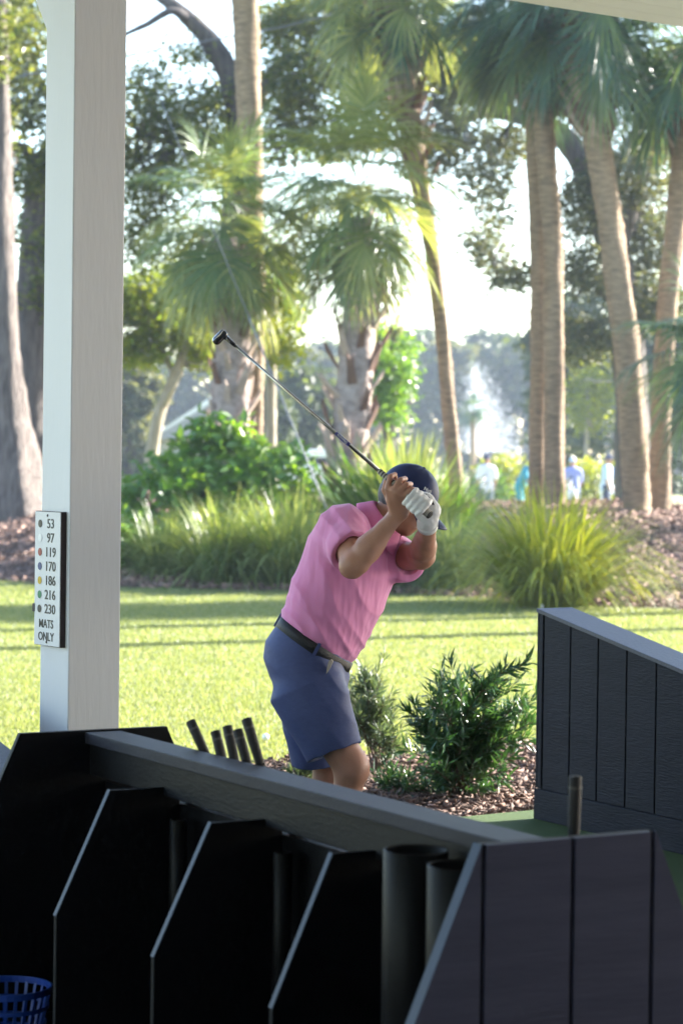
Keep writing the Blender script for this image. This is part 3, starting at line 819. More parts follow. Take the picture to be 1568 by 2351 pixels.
# --- near shrubs with narrow leaves
def needle_shrub(base, tips, y, mat, label, ln=0.062, side=10, bare=0.30, dspread=0.16, group='needle-leaved shrubs in the mulch bed', per=24, wd=0.12):
    base = Vector(base); t = thing('needle_shrub', base, label, 'shrub', group)
    st = MB(); LP = []; LD = []
    def leaves(path, f0):
        P = np.asarray(path); T = unit(np.gradient(P, axis=0)); seg = np.linalg.norm(np.diff(P, axis=0), axis=1).sum()
        n = max(6, int(per * seg / 0.13))
        f = rng.uniform(f0, 1, n); x = f * (len(P) - 1); i = np.clip(x.astype(int), 0, len(P) - 2); fr = (x - i)[:, None]
        p = P[i] * (1 - fr) + P[i + 1] * fr
        tt = T[i]; r_ = unit(rng.normal(size=(n, 3))); pr = unit(r_ - tt * (r_ * tt).sum(1)[:, None])
        LP.append(p); LD.append(tt * rng.uniform(0.55, 1.0, n)[:, None] + pr * rng.uniform(0.5, 0.9, n)[:, None])
    for (u, v) in tips:
        tip = at(u, v, y + random.gauss(0, dspread))
        hd = tip - base
        mid = base + hd * 0.5 + Vector((-hd.x * 0.18, -hd.y * 0.18, abs(hd.z) * 0.06)) + Vector(rng.normal(size=3) * 0.02)
        path = smooth_path([base + Vector(rng.normal(size=3) * 0.015) - UP * 0.02, mid, tip], 12)
        st.tube([Vector(p) for p in path], list(np.linspace(0.006, 0.0016, 12)), 5, False)
        leaves(path, bare + 0.05)
        Ls = hd.length
        for k in range(side):
            f = random.uniform(bare, 0.95); i = int(f * 11)
            p = Vector(path[i]); T = Vector(unit(path[min(i + 1, 11)] - path[max(i - 1, 0)]))
            rd = Vector(rng.normal(size=3)); rd = (rd - T * rd.dot(T)).normalized()
            dd = (T * 0.8 + rd * 0.75 + UP * 0.25).normalized(); l = random.uniform(0.06, 0.15) * (0.6 + Ls * 0.8)
            q = smooth_path([p, p + dd * l * 0.5, p + dd * l + UP * l * 0.15], 6)
            st.tube([Vector(z) for z in q], list(np.linspace(0.003, 0.001, 6)), 4, False)
            leaves(q, 0.05)
    st.build('stems', M['twig'], t, True)
    P = np.concatenate(LP); D = np.concatenate(LD)
    leaf_obj('needles', P, ln, M[mat], t, aspect=wd, D=D, fold=0.25)
    return t

# ------------------------------------------------------------------ the palms
Y1 = 36.0
palm([(530, 1060), (530, 900), (535, 740), (512, 550)], Y1, [0.30, 0.28, 0.27, 0.22], 'stout palm with shaggy rough trunk and drooping crown beside the slender tall palm', mats=('frond', 'frond_young'), fs=1.0, counts=(4, 7, 8, 9, 9, 9), boots=(0.02, 0.98, 60), seed=1, bark='bark_boot', crown_up=0.3)
palm([(583, 1045), (586, 850), (584, 640), (575, 330), (562, 0), (550, -330)], Y1 + 1.2, [0.135, 0.13, 0.14, 0.17, 0.20, 0.20], 'tall slender straight palm rising close behind the stout shaggy palm', mats=('frond', 'frond_dark'), fs=1.3, counts=(3, 5, 6, 7, 7, 6), seed=2)
palm([(790, 1140), (805, 980), (824, 740), (820, 500)], Y1 - 0.5, [0.27, 0.27, 0.26, 0.20], 'medium palm with peeling booted trunk and wide arching crown behind the golfer', mats=('frond_young', 'frond_young', 'frond'), fs=1.05, counts=(4, 7, 9, 9, 9, 8), boots=(0.05, 0.98, 80), seed=3, boot_s=1.15, bark='bark_boot', crown_up=0.45)
palm([(1043, 1085), (1022, 850), (1000, 640), (965, 420), (928, 220), (905, 60), (898, -30)], Y1 + 0.5, [0.115, 0.11, 0.105, 0.115, 0.18, 0.22, 0.22], 'thin curved palm leaning over with a ragged booted top', mats=('frond', 'frond_dark', 'frond_young'), fs=1.02, counts=(3, 5, 6, 7, 7, 6), boots=(0.58, 0.98, 60), seed=4, boot_s=1.35, boot_dark=0.55)
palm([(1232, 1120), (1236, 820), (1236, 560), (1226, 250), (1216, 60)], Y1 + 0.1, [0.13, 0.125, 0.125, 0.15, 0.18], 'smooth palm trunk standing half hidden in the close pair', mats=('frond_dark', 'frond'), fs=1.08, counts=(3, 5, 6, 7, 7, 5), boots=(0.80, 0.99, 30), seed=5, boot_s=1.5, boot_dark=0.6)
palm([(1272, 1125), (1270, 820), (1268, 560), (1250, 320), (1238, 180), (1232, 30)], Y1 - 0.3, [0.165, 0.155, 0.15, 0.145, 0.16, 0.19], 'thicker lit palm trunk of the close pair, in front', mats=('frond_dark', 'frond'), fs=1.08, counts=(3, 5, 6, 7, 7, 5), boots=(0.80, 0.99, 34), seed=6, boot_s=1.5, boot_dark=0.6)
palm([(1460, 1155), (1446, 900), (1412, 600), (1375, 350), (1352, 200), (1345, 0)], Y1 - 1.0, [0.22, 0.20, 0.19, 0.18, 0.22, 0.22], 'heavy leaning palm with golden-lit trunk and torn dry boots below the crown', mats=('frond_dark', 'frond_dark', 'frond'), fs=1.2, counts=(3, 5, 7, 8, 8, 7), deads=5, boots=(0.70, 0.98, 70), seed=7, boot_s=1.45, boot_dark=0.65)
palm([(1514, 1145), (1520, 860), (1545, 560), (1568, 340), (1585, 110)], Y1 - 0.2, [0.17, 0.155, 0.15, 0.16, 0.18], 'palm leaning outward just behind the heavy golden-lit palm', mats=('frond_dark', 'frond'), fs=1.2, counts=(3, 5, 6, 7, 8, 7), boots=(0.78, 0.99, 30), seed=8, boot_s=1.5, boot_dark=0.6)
palm([(1668, 1150), (1660, 1000), (1650, 850)], 33.0, [0.16, 0.15, 0.15], 'low young palm with dark arching fronds at the edge of the mulch bank', mats=('frond_dark', 'frond'), fs=0.95, counts=(3, 5, 6, 7, 6, 4), seed=9)
palm([(1085, 1040), (1085, 985), (1085, 945)], 112.0, [0.14, 0.12, 0.12], 'small distant palm standing in front of the fountain', mats=('frond', 'frond_dark'), fs=0.55, counts=(3, 5, 6, 6, 5, 3), seed=10, group='far trees', base_z=-0.02)
# palms further along the bank, whose shadows stripe the lawn
for k, (x, y, h) in enumerate([(9.5, 27.5, 9.0), (11.6, 31.0, 10.0), (13.2, 34.2, 8.0), (16.5, 36.0, 8.6)]):
    gz = tz(x, y); b = Vector((x, y, gz)); t = thing('palm_tree', b, 'slender palm further along the bank whose shadow stripes the lawn', 'palm tree', 'palms on the mulch bank')
    path = smooth_path([b - UP * 0.1, b + Vector((0.2, 0, h * 0.5)), b + Vector((0.1, 0.2, h))], 60)
    bark_tube('trunk', path, np.linspace(0.19, 0.16, 60), M['bark_palm'], t, 14, 0.05, 0.03, seed=k)
    q = 0
    for ci, cnt in enumerate((3, 5, 6, 7, 6, 4)):
        for j in range(cnt):
            az = q * 2.39996; q += 1
            o = link('frond', FR['frond'][ci], None); o.parent = t; o.location = (0.1, 0.2, h + 0.1); o.rotation_euler = (0, 0, az); o.scale = (1.3, 1.3, 1.3)

# ------------------------------------------------------------------ oaks and other trees
G_OAK = 'oaks behind the palms'
tree('oak_tree', [[(548, 1040, 0.34), (548, 700, 0.30), (545, 420, 0.27), (546, 260, 0.25), (525, 170, 0.21), (485, 95, 0.17), (425, 35, 0.14), (350, -20, 0.10)],
                  [(440, 50, 0.10), (395, 25, 0.07), (340, 55, 0.055), (285, 80, 0.04), (220, 110, 0.03)],
                  [(550, 330, 0.16), (600, 215, 0.12), (655, 140, 0.10), (760, 120, 0.07), (860, 100, 0.04)],
                  [(546, 300, 0.10), (480, 330, 0.06), (400, 330, 0.05), (320, 300, 0.03)]],
     [(335, 190, 55, 50, 18), (400, 265, 85, 60, 52), (330, 380, 55, 70, 36), (450, 330, 60, 60, 34), (500, 240, 40, 60, 20), (640, 330, 45, 60, 26), (665, 240, 60, 45, 30), (430, 120, 60, 40, 12), (360, 450, 70, 60, 34),
      (760, 40, 140, 60, 110), (700, 160, 90, 60, 60), (860, 180, 90, 70, 80), (760, 300, 120, 70, 70), (640, 60, 50, 50, 26), (330, 545, 50, 60, 30), (700, 560, 60, 60, 16), (240, 250, 60, 200, 60)],
     44.0, 'oak_leaf', 0.13, 'spreading oak with a thick arching limb and thin leaves behind the tall palm', G_OAK, seed=1)
tree('oak_tree', [[(1455, 1110, 0.36), (1448, 900, 0.32), (1420, 640, 0.30), (1340, 380, 0.26), (1260, 290, 0.2), (1190, 268, 0.15), (1120, 258, 0.11), (1050, 270, 0.08), (990, 240, 0.04)],
                  [(1400, 640, 0.2), (1450, 480, 0.14), (1500, 330, 0.10), (1540, 200, 0.05)],
                  [(1425, 700, 0.14), (1340, 640, 0.09), (1230, 650, 0.06), (1140, 640, 0.03)]],
     [(1080, 190, 100, 65, 100), (1000, 130, 110, 70, 100), (1010, 330, 90, 70, 60), (1160, 330, 60, 45, 30), (1115, 440, 60, 80, 30), (1120, 570, 50, 50, 24), (1180, 640, 50, 30, 18), (1330, 480, 40, 90, 40), (1450, 400, 90, 80, 85),
      (1510, 290, 60, 80, 60), (1490, 560, 90, 80, 85), (1340, 620, 60, 60, 40), (1500, 700, 80, 60, 60), (1330, 780, 70, 60, 50), (1180, 100, 120, 60, 70), (1420, 180, 150, 70, 90)],
     47.0, 'oak_leaf_dull', 0.14, 'dull green oak with a long level limb behind the paired palm trunks', G_OAK, seed=2)
tree('oak_tree', [[(72, 1120, 0.36), (70, 800, 0.30), (80, 560, 0.26), (95, 420, 0.22), (150, 250, 0.16), (180, 100, 0.1)],
                  [(92, 430, 0.14), (60, 345, 0.11), (0, 340, 0.08), (-60, 300, 0.06)],
                  [(140, 270, 0.10), (95, 190, 0.08), (60, 120, 0.06), (20, 60, 0.04)]],
     [(40, 90, 70, 80, 60), (50, 230, 50, 70, 40), (45, 400, 55, 50, 30), (85, 540, 30, 70, 22), (20, 10, 80, 50, 40), (150, 300, 60, 180, 60), (80, 690, 30, 50, 14), (140, 620, 60, 120, 40)],
     43.0, 'oak_leaf', 0.13, 'dark-trunked oak with level branch stubs seen past the post', G_OAK, seed=3)
tree('flared_trunk_tree', [[(35, 1165, 0.62), (28, 1080, 0.42), (20, 950, 0.30), (10, 800, 0.24), (4, 600, 0.22), (-2, 400, 0.21), (-6, 150, 0.19), (-10, -120, 0.14)]],
     [(-30, 100, 50, 90, 40), (-60, 300, 60, 120, 40), (10, -60, 80, 60, 40)],
     38.0, 'oak_leaf', 0.13, 'big grey tree with fluted flaring trunk base seen past the post', G_OAK, seed=4, flute=0.38, bark='bark_grey')
tree('small_tree', [[(340, 1035, 0.16), (358, 985, 0.13), (385, 900, 0.11), (415, 830, 0.09), (440, 760, 0.06)],
                    [(375, 935, 0.07), (395, 895, 0.06), (418, 850, 0.05)], [(400, 860, 0.06), (360, 790, 0.04), (320, 740, 0.03)]],
     [(345, 690, 75, 55, 80), (430, 760, 65, 45, 60), (325, 800, 50, 35, 36), (420, 660, 60, 60, 46), (470, 820, 30, 30, 18), (250, 740, 60, 80, 40)],
     49.0, 'bright_leaf', 0.15, 'small bright yellow-green tree with a pale leaning trunk', 'small trees beyond the bank', bark='bark_pale', seed=5)
tree('small_tree', [[(625, 1040, 0.12), (622, 900, 0.10), (628, 760, 0.07), (632, 650, 0.04)]],
     [(640, 700, 40, 70, 46), (625, 790, 40, 50, 34), (650, 620, 25, 40, 18)],
     46.0, 'bright_leaf', 0.15, 'narrow lime green tree just behind the slender tall palm', 'small trees beyond the bank', bark='bark_pale', seed=6)
tree('vine_covered_tree', [[(895, 1050, 0.15), (893, 900, 0.14), (898, 770, 0.10)]],
     [(897, 800, 34, 45, 40), (893, 870, 30, 55, 46), (887, 940, 22, 40, 26), (860, 800, 8, 60, 12)],
     53.0, 'shrub_leaf', 0.16, 'dead-looking trunk wrapped in hanging green vines', 'small trees beyond the bank', bark='bark_oak', seed=7)
tree('small_tree', [[(1345, 1060, 0.09), (1347, 960, 0.07), (1350, 870, 0.04)]],
     [(1350, 930, 40, 60, 50), (1365, 880, 30, 30, 22)], 82.0, 'lime_leaf', 0.22, 'sapling with pale lime leaves between the palm trunks', 'small trees beyond the bank', bark='bark_pale', nleaf=16, spread=0.35, base_z=0, seed=8)
# far trees, fading in the haze
FAR = [(690, 930, 100, 85, 95, 1), (610, 960, 60, 70, 92, 1), (1290, 800, 95, 110, 88, 1), (1420, 760, 140, 140, 86, 1), (1530, 880, 90, 130, 84, 1), 
       (300, 900, 70, 90, 90, 0), (190, 850, 100, 130, 95, 0), (60, 900, 90, 140, 97, 0), (-60, 850, 90, 140, 99, 0),
       (760, 850, 70, 70, 190, 1), (700, 880, 80, 80, 175, 0), (850, 860, 90, 90, 180, 1), (960, 850, 90, 100, 185, 1), (1040, 870, 80, 90, 178, 0), (1120, 850, 90, 100, 188, 1), (1210, 870, 90, 90, 180, 1),
       (1330, 880, 100, 90, 184, 1), (1450, 890, 100, 90, 180, 0), (1560, 880, 100, 100, 186, 1), (560, 890, 90, 80, 186, 1), (450, 900, 90, 80, 182, 0), (340, 890, 90, 90, 188, 1), (230, 900, 90, 90, 180, 1), (110, 890, 90, 90, 184, 0), (0, 900, 90, 90, 180, 1)]
for k, (u, v, ru, rv, y, dl) in enumerate(FAR):
    px = y / F_PX
    b = at(u, 1050, y); b.z = 0
    lb = 'hazy blue-green oak in the far treeline' if y > 150 else {690: 'broad grey-green tree showing between the slender palm and the medium palm', 610: 'grey-green tree directly behind the slender tall palm',
          1290: 'broad grey-green tree rising behind the paired palm trunks', 1420: 'largest dark far tree, behind the heavy leaning palm', 1530: 'grey-green far tree behind the outward-leaning palm',
          300: 'hazy tree behind the small bright tree next to the post', 190: 'hazy tree mostly hidden by the white post', 60: 'hazy tree behind the dark-trunked oak past the post', -60: 'hazy tree behind the big flared trunk past the post'}[u]
    t = thing('far_tree', b, lb, 'tree', 'far trees' if y > 150 else 'trees across the fairway')
    top = at(u, v - rv, y).z; cz_ = at(u, v, y).z
    bark_tube('trunk', smooth_path([b - UP * 0.1, b + UP * cz_ * 0.5, b + UP * cz_], 10), np.linspace(0.35, 0.15, 10) * (y / 110), M['bark_oak'], t, 8)
    rx, rz = ru * px, rv * px
    P1 = clump_points((b.x, b.y, cz_), (rx, rx * 0.8, rz), 130, 18, rx * 0.11, 0.45)
    P2 = clump_points((b.x, b.y, cz_ * 0.55), (rx * 0.9, rx * 0.7, cz_ * 0.5), 70, 18, rx * 0.11, 0.3)
    leaf_obj('crown', np.concatenate([P1, P2]), 0.35 if y < 120 else 0.6, M['far_leaf'] if dl else M['oak_leaf_dull'], t, aspect=0.6)

# ------------------------------------------------------------------ planting along the bank
def on_bank(u, v, y):
    p = at(u, v, y); p.z = tz(p.x, p.y); return p
grass_clump(gnd(1262, 1394), 1.25, 1.42, 1700, 'grass_bright', 'large sunlit yellow-green grass clump fountaining over the bank foot', wid=0.0125, r0=0.30, arch=1.1)
grass_clump(gnd(372, 1336), 0.75, 1.0, 950, 'grass_mid', 'smaller pale grass clump close to the white post', wid=0.011, r0=0.3)
grass_clump(gnd(515, 1346), 0.95, 1.22, 1150, 'grass_mid', 'green grass clump in the middle of the row left of the golfer', wid=0.011, r0=0.34)
grass_clump(gnd(655, 1350), 0.95, 1.32, 1250, 'grass_mid', 'tall feathery grass clump directly behind the golfer\'s back', wid=0.011, r0=0.34)
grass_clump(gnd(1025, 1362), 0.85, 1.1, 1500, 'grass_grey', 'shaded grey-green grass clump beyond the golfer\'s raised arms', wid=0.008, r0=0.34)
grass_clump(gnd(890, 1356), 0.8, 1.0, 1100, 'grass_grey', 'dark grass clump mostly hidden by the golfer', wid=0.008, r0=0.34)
grass_clump(on_bank(935, 1170, 32.6), 1.0, 1.7, 620, 'grass_mid', 'broad-bladed spiky grass in front of the thin curved palm', wid=0.026, r0=0.25, arch=0.62, upright=0.8)
grass_clump(on_bank(860, 1180, 33.2), 0.9, 1.6, 520, 'shrub_leaf', 'dark broad-bladed grass above the golfer\'s cap', wid=0.028, r0=0.25, arch=0.8)
grass_clump(on_bank(1030, 1170, 33.2), 0.7, 1.2, 420, 'shrub_leaf', 'low strappy green plant under the thin curved palm', wid=0.016, r0=0.25, arch=1.0)
G_SH = 'broadleaved shrubs on the bank'
bush('broadleaf_shrub', on_bank(400, 1140, 33.5), (0.90, 0.7, 0.72), 'shrub_leaf', 0.19, 110, 'low dark green glossy shrub next to the white post', G_SH, 20, 0.12)
bush('broadleaf_shrub', on_bank(505, 1130, 34.2), (0.66, 0.6, 1.02), 'shrub_leaf', 0.20, 120, 'tallest glossy green shrub at the foot of the stout shaggy palm', G_SH, 20, 0.12)
bush('broadleaf_shrub', on_bank(620, 1130, 33.6), (0.72, 0.5, 0.86), 'shrub_leaf', 0.19, 110, 'sunlit yellow-green shrub below the slender tall palm', G_SH, 20, 0.12)
bush('broadleaf_shrub', on_bank(315, 1190, 32.4), (0.55, 0.5, 0.40), 'shrub_leaf', 0.15, 60, 'small shaded shrub touching the post behind the pale grass', G_SH, 20, 0.10)
bush('hedge_bush', at(1180, 1060, 74) * 1.0 - UP * at(1180, 1060, 74).z, (0.95, 0.8, 1.05), 'lime_leaf', 0.22, 100, 'rounded yellow-green bush beside the fountain', 'far bushes', 18, 0.22)
bush('hedge_bush', at(1350, 1060, 76) * 1.0 - UP * at(1350, 1060, 76).z, (0.95, 0.8, 0.95), 'lime_leaf', 0.22, 110, 'bright lime bush behind the distant golfers', 'far bushes', 18, 0.22)
bush('hedge_bush', at(1130, 1060, 73) * 1.0 - UP * at(1130, 1060, 73).z, (0.5, 0.5, 0.75), 'shrub_leaf', 0.2, 60, 'dark green bush at the fountain side of the lime bush', 'far bushes', 18, 0.2)

# near shrubs in the mulch bed
b1 = gnd(1045, 1832, 0.01)
tips1 = [(1166, 1526), (1138, 1548), (1150, 1575), (1196, 1602), (1231, 1598), (1226, 1655), (1213, 1692), (1105, 1580), (1064, 1562), (1044, 1592), (1052, 1560), (986, 1592), (1000, 1578), (932, 1632), (945, 1662), (958, 1712), (985, 1650),
         (1186, 1735), (950, 1825), (1112, 1805), (1085, 1640), (1130, 1650), (1020, 1690), (1150, 1690), (1010, 1640), (1090, 1690), (1170, 1640), (985, 1760), (1160, 1770), (1050, 1720), (1020, 1790), (975, 1790)]
needle_shrub(b1, tips1, b1.y, 'yew_leaf', 'full dark green needle-leaved shrub alone in the mulch by the partition', side=7, ln=0.076, per=18, wd=0.16)
b2 = gnd(868, 1772, 0.01)
tips2 = [(835, 1545), (826, 1560), (850, 1552), (868, 1585), (880, 1612), (895, 1650), (910, 1690), (905, 1710), (812, 1600), (820, 1640), (860, 1640), (845, 1600), (885, 1680), (830, 1690), (800, 1560), (790, 1600), (870, 1660)]
needle_shrub(b2, tips2, b2.y, 'yew_grey', 'greyish needle-leaved shrub with bare brown stems behind the golfer\'s knee', side=7, bare=0.42)
b3 = gnd(905, 1822, 0.01)
needle_shrub(b3, [(870, 1800), (890, 1790), (925, 1800), (945, 1812), (915, 1795), (880, 1815), (935, 1822)], b3.y, 'yew_leaf', 'low green sprig sprawling on the mulch beside the knee', side=5, bare=0.1, dspread=0.1)
b4 = gnd(700, 1800, 0.01)
needle_shrub(b4, [(665, 1775), (690, 1768), (720, 1765), (735, 1775), (705, 1772), (680, 1785), (745, 1785)], b4.y, 'yew_grey', 'low grey-green sprig behind the golfer\'s far calf', side=5, bare=0.1, dspread=0.1)
# ------------------------------------------------------------------ figures: smooth surfaces from blended volumes
class Field:
    def __init__(s, lo, hi, h):
        s.h = h; s.lo = np.array(lo, float)
        s.n = np.ceil((np.array(hi) - s.lo) / h).astype(int) + 1
        s.ax = [s.lo[i] + h * np.arange(s.n[i]) for i in range(3)]
        s.d = np.full(s.n, 0.2, np.float32)
    def sub(s, lo, hi):
        a = np.maximum(np.floor((np.array(lo) - s.lo) / s.h).astype(int), 0); b = np.minimum(np.ceil((np.array(hi) - s.lo) / s.h).astype(int) + 1, s.n)
        sl = tuple(slice(a[i], max(a[i], b[i])) for i in range(3))
        g = (s.ax[0][sl[0]][:, None, None], s.ax[1][sl[1]][None, :, None], s.ax[2][sl[2]][None, None, :])
        return sl, g
    def blend(s, f, lo, hi, k=0.01, cut=False):
        m = k + 4 * s.h + 0.012
        sl, g = s.sub(np.array(lo) - m, np.array(hi) + m)
        if s.d[sl].size == 0: return
        v = f(*g).astype(np.float32); a = s.d[sl]
        if cut:
            v = -v; h = np.clip(0.5 - 0.5 * (v - a) / -k, 0, 1) if False else None
            s.d[sl] = np.maximum(a, v)
        else:
            h = np.clip(0.5 + 0.5 * (a - v) / k, 0, 1)
            s.d[sl] = a * (1 - h) + v * h - k * h * (1 - h)
    def cone(s, a, b, ra, rb, k=0.01, flat=None, fk=1.0, cut=False):
        a, b = np.array(a, float), np.array(b, float); ab = b - a; l2 = max(ab.dot(ab), 1e-9)
        if flat is not None: flat = unit(np.array(flat, float))
        def f(X, Y, Z):
            px, py, pz = X - a[0], Y - a[1], Z - a[2]
            t = np.clip((px * ab[0] + py * ab[1] + pz * ab[2]) / l2, 0, 1)
            dx, dy, dz = px - t * ab[0], py - t * ab[1], pz - t * ab[2]
            if flat is not None:
                q = (dx * flat[0] + dy * flat[1] + dz * flat[2]) * (fk - 1)
                dx, dy, dz = dx + q * flat[0], dy + q * flat[1], dz + q * flat[2]
            return np.sqrt(dx * dx + dy * dy + dz * dz) - (ra + (rb - ra) * t)
        r = max(ra, rb)
        s.blend(f, np.minimum(a, b) - r, np.maximum(a, b) + r, k, cut)
    def ell(s, c, U, V, W, ru, rv, rw, k=0.01, cut=False):
        c = np.array(c, float); U, V, W = [np.array(q, float) for q in (U, V, W)]
        def f(X, Y, Z):
            px, py, pz = X - c[0], Y - c[1], Z - c[2]
            u = (px * U[0] + py * U[1] + pz * U[2]) / ru; v = (px * V[0] + py * V[1] + pz * V[2]) / rv; w = (px * W[0] + py * W[1] + pz * W[2]) / rw
            q = np.sqrt(u * u + v * v + w * w)
            g = np.sqrt((u / ru) ** 2 + (v / rv) ** 2 + (w / rw) ** 2)
            return q * (q - 1) / np.maximum(g, 1e-4)
        r = max(ru, rv, rw)
        s.blend(f, c - r, c + r, k, cut)
    def loft(s, secs, k=0.01, cut=False, n=2.2, ends=0.0, axis=None):
        """secs: (centre, lateral axis, front axis, half width, half depth)"""
        C = np.array([list(q[0]) for q in secs]); Lx = np.array([list(q[1]) for q in secs]); Fx = np.array([list(q[2]) for q in secs])
        A = np.array([q[3] for q in secs]); B = np.array([q[4] for q in secs])
        ax = unit(C[-1] - C[0]) if axis is None else unit(np.array(axis, float)); t = (C - C[0]) @ ax
        def f(X, Y, Z):
            tt = (X - C[0][0]) * ax[0] + (Y - C[0][1]) * ax[1] + (Z - C[0][2]) * ax[2]
            I = lambda arr: np.interp(tt, t, arr)
            cx, cy, cz = I(C[:, 0]), I(C[:, 1]), I(C[:, 2])
            px, py, pz = X - cx, Y - cy, Z - cz
            a, b = I(A), I(B)
            u = np.abs(px * I(Lx[:, 0]) + py * I(Lx[:, 1]) + pz * I(Lx[:, 2])) / a
            v = np.abs(px * I(Fx[:, 0]) + py * I(Fx[:, 1]) + pz * I(Fx[:, 2])) / b
            d = ((u ** n + v ** n) ** (1 / n) - 1) * np.minimum(a, b)
            e = np.maximum(t[0] - tt, tt - t[-1])
            return np.maximum(d, e) if ends == 0 else np.maximum(d, e)
        r = max(A.max(), B.max())
        s.blend(f, C.min(0) - r, C.max(0) + r, k, cut)
    def warp(s, f):
        X, Y, Z = s.ax[0][:, None, None], s.ax[1][None, :, None], s.ax[2][None, None, :]
        s.d += f(X, Y, Z).astype(np.float32)
    def mesh(s, name, mat, parent, relax=1):
        d = s.d; S = d < 0
        S8 = [S[i:S.shape[0] - 1 + i, j:S.shape[1] - 1 + j, k:S.shape[2] - 1 + k] for i in (0, 1) for j in (0, 1) for k in (0, 1)]
        cnt = sum(q.astype(np.int8) for q in S8)
        act = (cnt > 0) & (cnt < 8)
        idx = np.full(act.shape, -1, np.int32); I = np.argwhere(act); idx[act] = np.arange(len(I))
        off = np.array([(i, j, k) for i in (0, 1) for j in (0, 1) for k in (0, 1)])
        vals = np.stack([d[I[:, 0] + o[0], I[:, 1] + o[1], I[:, 2] + o[2]] for o in off], 1)
        acc = np.zeros((len(I), 3)); n = np.zeros(len(I))
        for a in range(8):
            for b in range(a + 1, 8):
                if np.abs(off[a] - off[b]).sum() != 1: continue
                m = (vals[:, a] < 0) != (vals[:, b] < 0)
                t = vals[m, a] / (vals[m, a] - vals[m, b])
                acc[m] += off[a] + (off[b] - off[a]) * t[:, None]; n[m] += 1
        V = s.lo + s.h * (I + acc / n[:, None])
        Q = []
        for ax in range(3):
            o1, o2 = [q for q in range(3) if q != ax]
            A = np.take(S, range(S.shape[ax] - 1), ax); B = np.take(S, range(1, S.shape[ax]), ax)
            E = np.argwhere(A != B)
            E = E[(E[:, o1] > 0) & (E[:, o2] > 0) & (E[:, o1] < S.shape[o1] - 1) & (E[:, o2] < S.shape[o2] - 1)]
            if len(E) == 0: continue
            def cell(x, y):
                c = E.copy(); c[:, o1] += x; c[:, o2] += y
                return idx[c[:, 0], c[:, 1], c[:, 2]]
            q = np.stack([cell(-1, -1), cell(0, -1), cell(0, 0), cell(-1, 0)], 1)
            fl = S[E[:, 0], E[:, 1], E[:, 2]]
            if ax == 1: fl = ~fl
            q[~fl] = q[~fl][:, ::-1]
            Q.append(q)
        Q = np.concatenate(Q); Q = Q[(Q >= 0).all(1)]
        for _ in range(relax):
            nb = np.zeros_like(V); c = np.zeros(len(V))
            for a in range(4):
                np.add.at(nb, Q[:, a], V[Q[:, (a + 1) % 4]]); np.add.at(c, Q[:, a], 1)
                np.add.at(nb, Q[:, a], V[Q[:, (a + 3) % 4]]); np.add.at(c, Q[:, a], 1)
            V = V * 0.5 + 0.5 * nb / np.maximum(c, 1)[:, None]
        return link(name, np_mesh(name, V, Q), mat, parent, True)

def skinmat(name, base, dark):
    m = pmat(name, base, dark, 14, 0.48, 0.25, 90, spec=0.4, bdist=0.003, contrast=0.9)
    p = m.node_tree.nodes['Principled BSDF']
    p.inputs['Subsurface Weight'].default_value = 0.12; p.inputs['Subsurface Radius'].default_value = (0.02, 0.008, 0.004); p.inputs['Subsurface Scale'].default_value = 0.3
    return m
M['skin'] = skinmat('skin', (0.50, 0.27, 0.185), (0.42, 0.20, 0.135))
M['skin_far'] = skinmat('skin_far', (0.36, 0.20, 0.14), (0.30, 0.16, 0.11))
def shirtmat():
    """pink knit with fine woven stripes and soft creases"""
    m, nt, p, out = nt_new('pink_striped_knit'); L = nt.links.new
    tc = N(nt, 'ShaderNodeTexCoord'); mp = N(nt, 'ShaderNodeMapping'); mp.inputs['Rotation'].default_value = (0, R(-24), R(10))
    L(tc.outputs['Object'], mp.inputs['Vector'])
    wv = N(nt, 'ShaderNodeTexWave'); wv.bands_direction = 'Z'; wv.inputs['Scale'].default_value = 92.0; wv.inputs['Distortion'].default_value = 0.6; wv.inputs['Detail'].default_value = 1
    L(mp.outputs[0], wv.inputs['Vector'])
    rp = N(nt, 'ShaderNodeValToRGB'); rp.color_ramp.elements[0].position = 0.3; rp.color_ramp.elements[1].position = 0.7
    rp.color_ramp.elements[0].color = c4((0.68, 0.155, 0.38)); rp.color_ramp.elements[1].color = c4((0.82, 0.38, 0.62))
    L(wv.outputs['Fac'], rp.inputs['Fac']); L(rp.outputs[0], p.inputs['Base Color'])
    p.inputs['Roughness'].default_value = 0.75; p.inputs['Sheen Weight'].default_value = 0.25; p.inputs['Specular IOR Level'].default_value = 0.25
    mp2 = N(nt, 'ShaderNodeMapping'); mp2.inputs['Rotation'].default_value = (0, R(30), 0); mp2.inputs['Scale'].default_value = (14, 10, 3.5)
    L(tc.outputs['Object'], mp2.inputs['Vector'])
    n1 = N(nt, 'ShaderNodeTexNoise'); n1.inputs['Scale'].default_value = 1.0; n1.inputs['Detail'].default_value = 2
    L(mp2.outputs[0], n1.inputs['Vector'])
    bp = N(nt, 'ShaderNodeBump'); bp.inputs['Strength'].default_value = 0.8; bp.inputs['Distance'].default_value = 0.03
    L(n1.outputs['Fac'], bp.inputs['Height']); L(bp.outputs[0], p.inputs['Normal'])
    return m
M['shirt'] = shirtmat()
M['collar'] = pmat('pink_collar', (0.74, 0.22, 0.44), (0.70, 0.19, 0.40), 30, 0.75, 0.2, 200)
M['shorts'] = pmat('navy_twill', (0.058, 0.078, 0.195), (0.050, 0.068, 0.175), 6, 0.62, 0.18, 1.0, (9, 7, 16), spec=0.3, bdist=0.03)
M['belt'] = pmat('black_woven_belt', (0.010, 0.010, 0.012), (0.018, 0.018, 0.020), 60, 0.5, 0.5, 220)
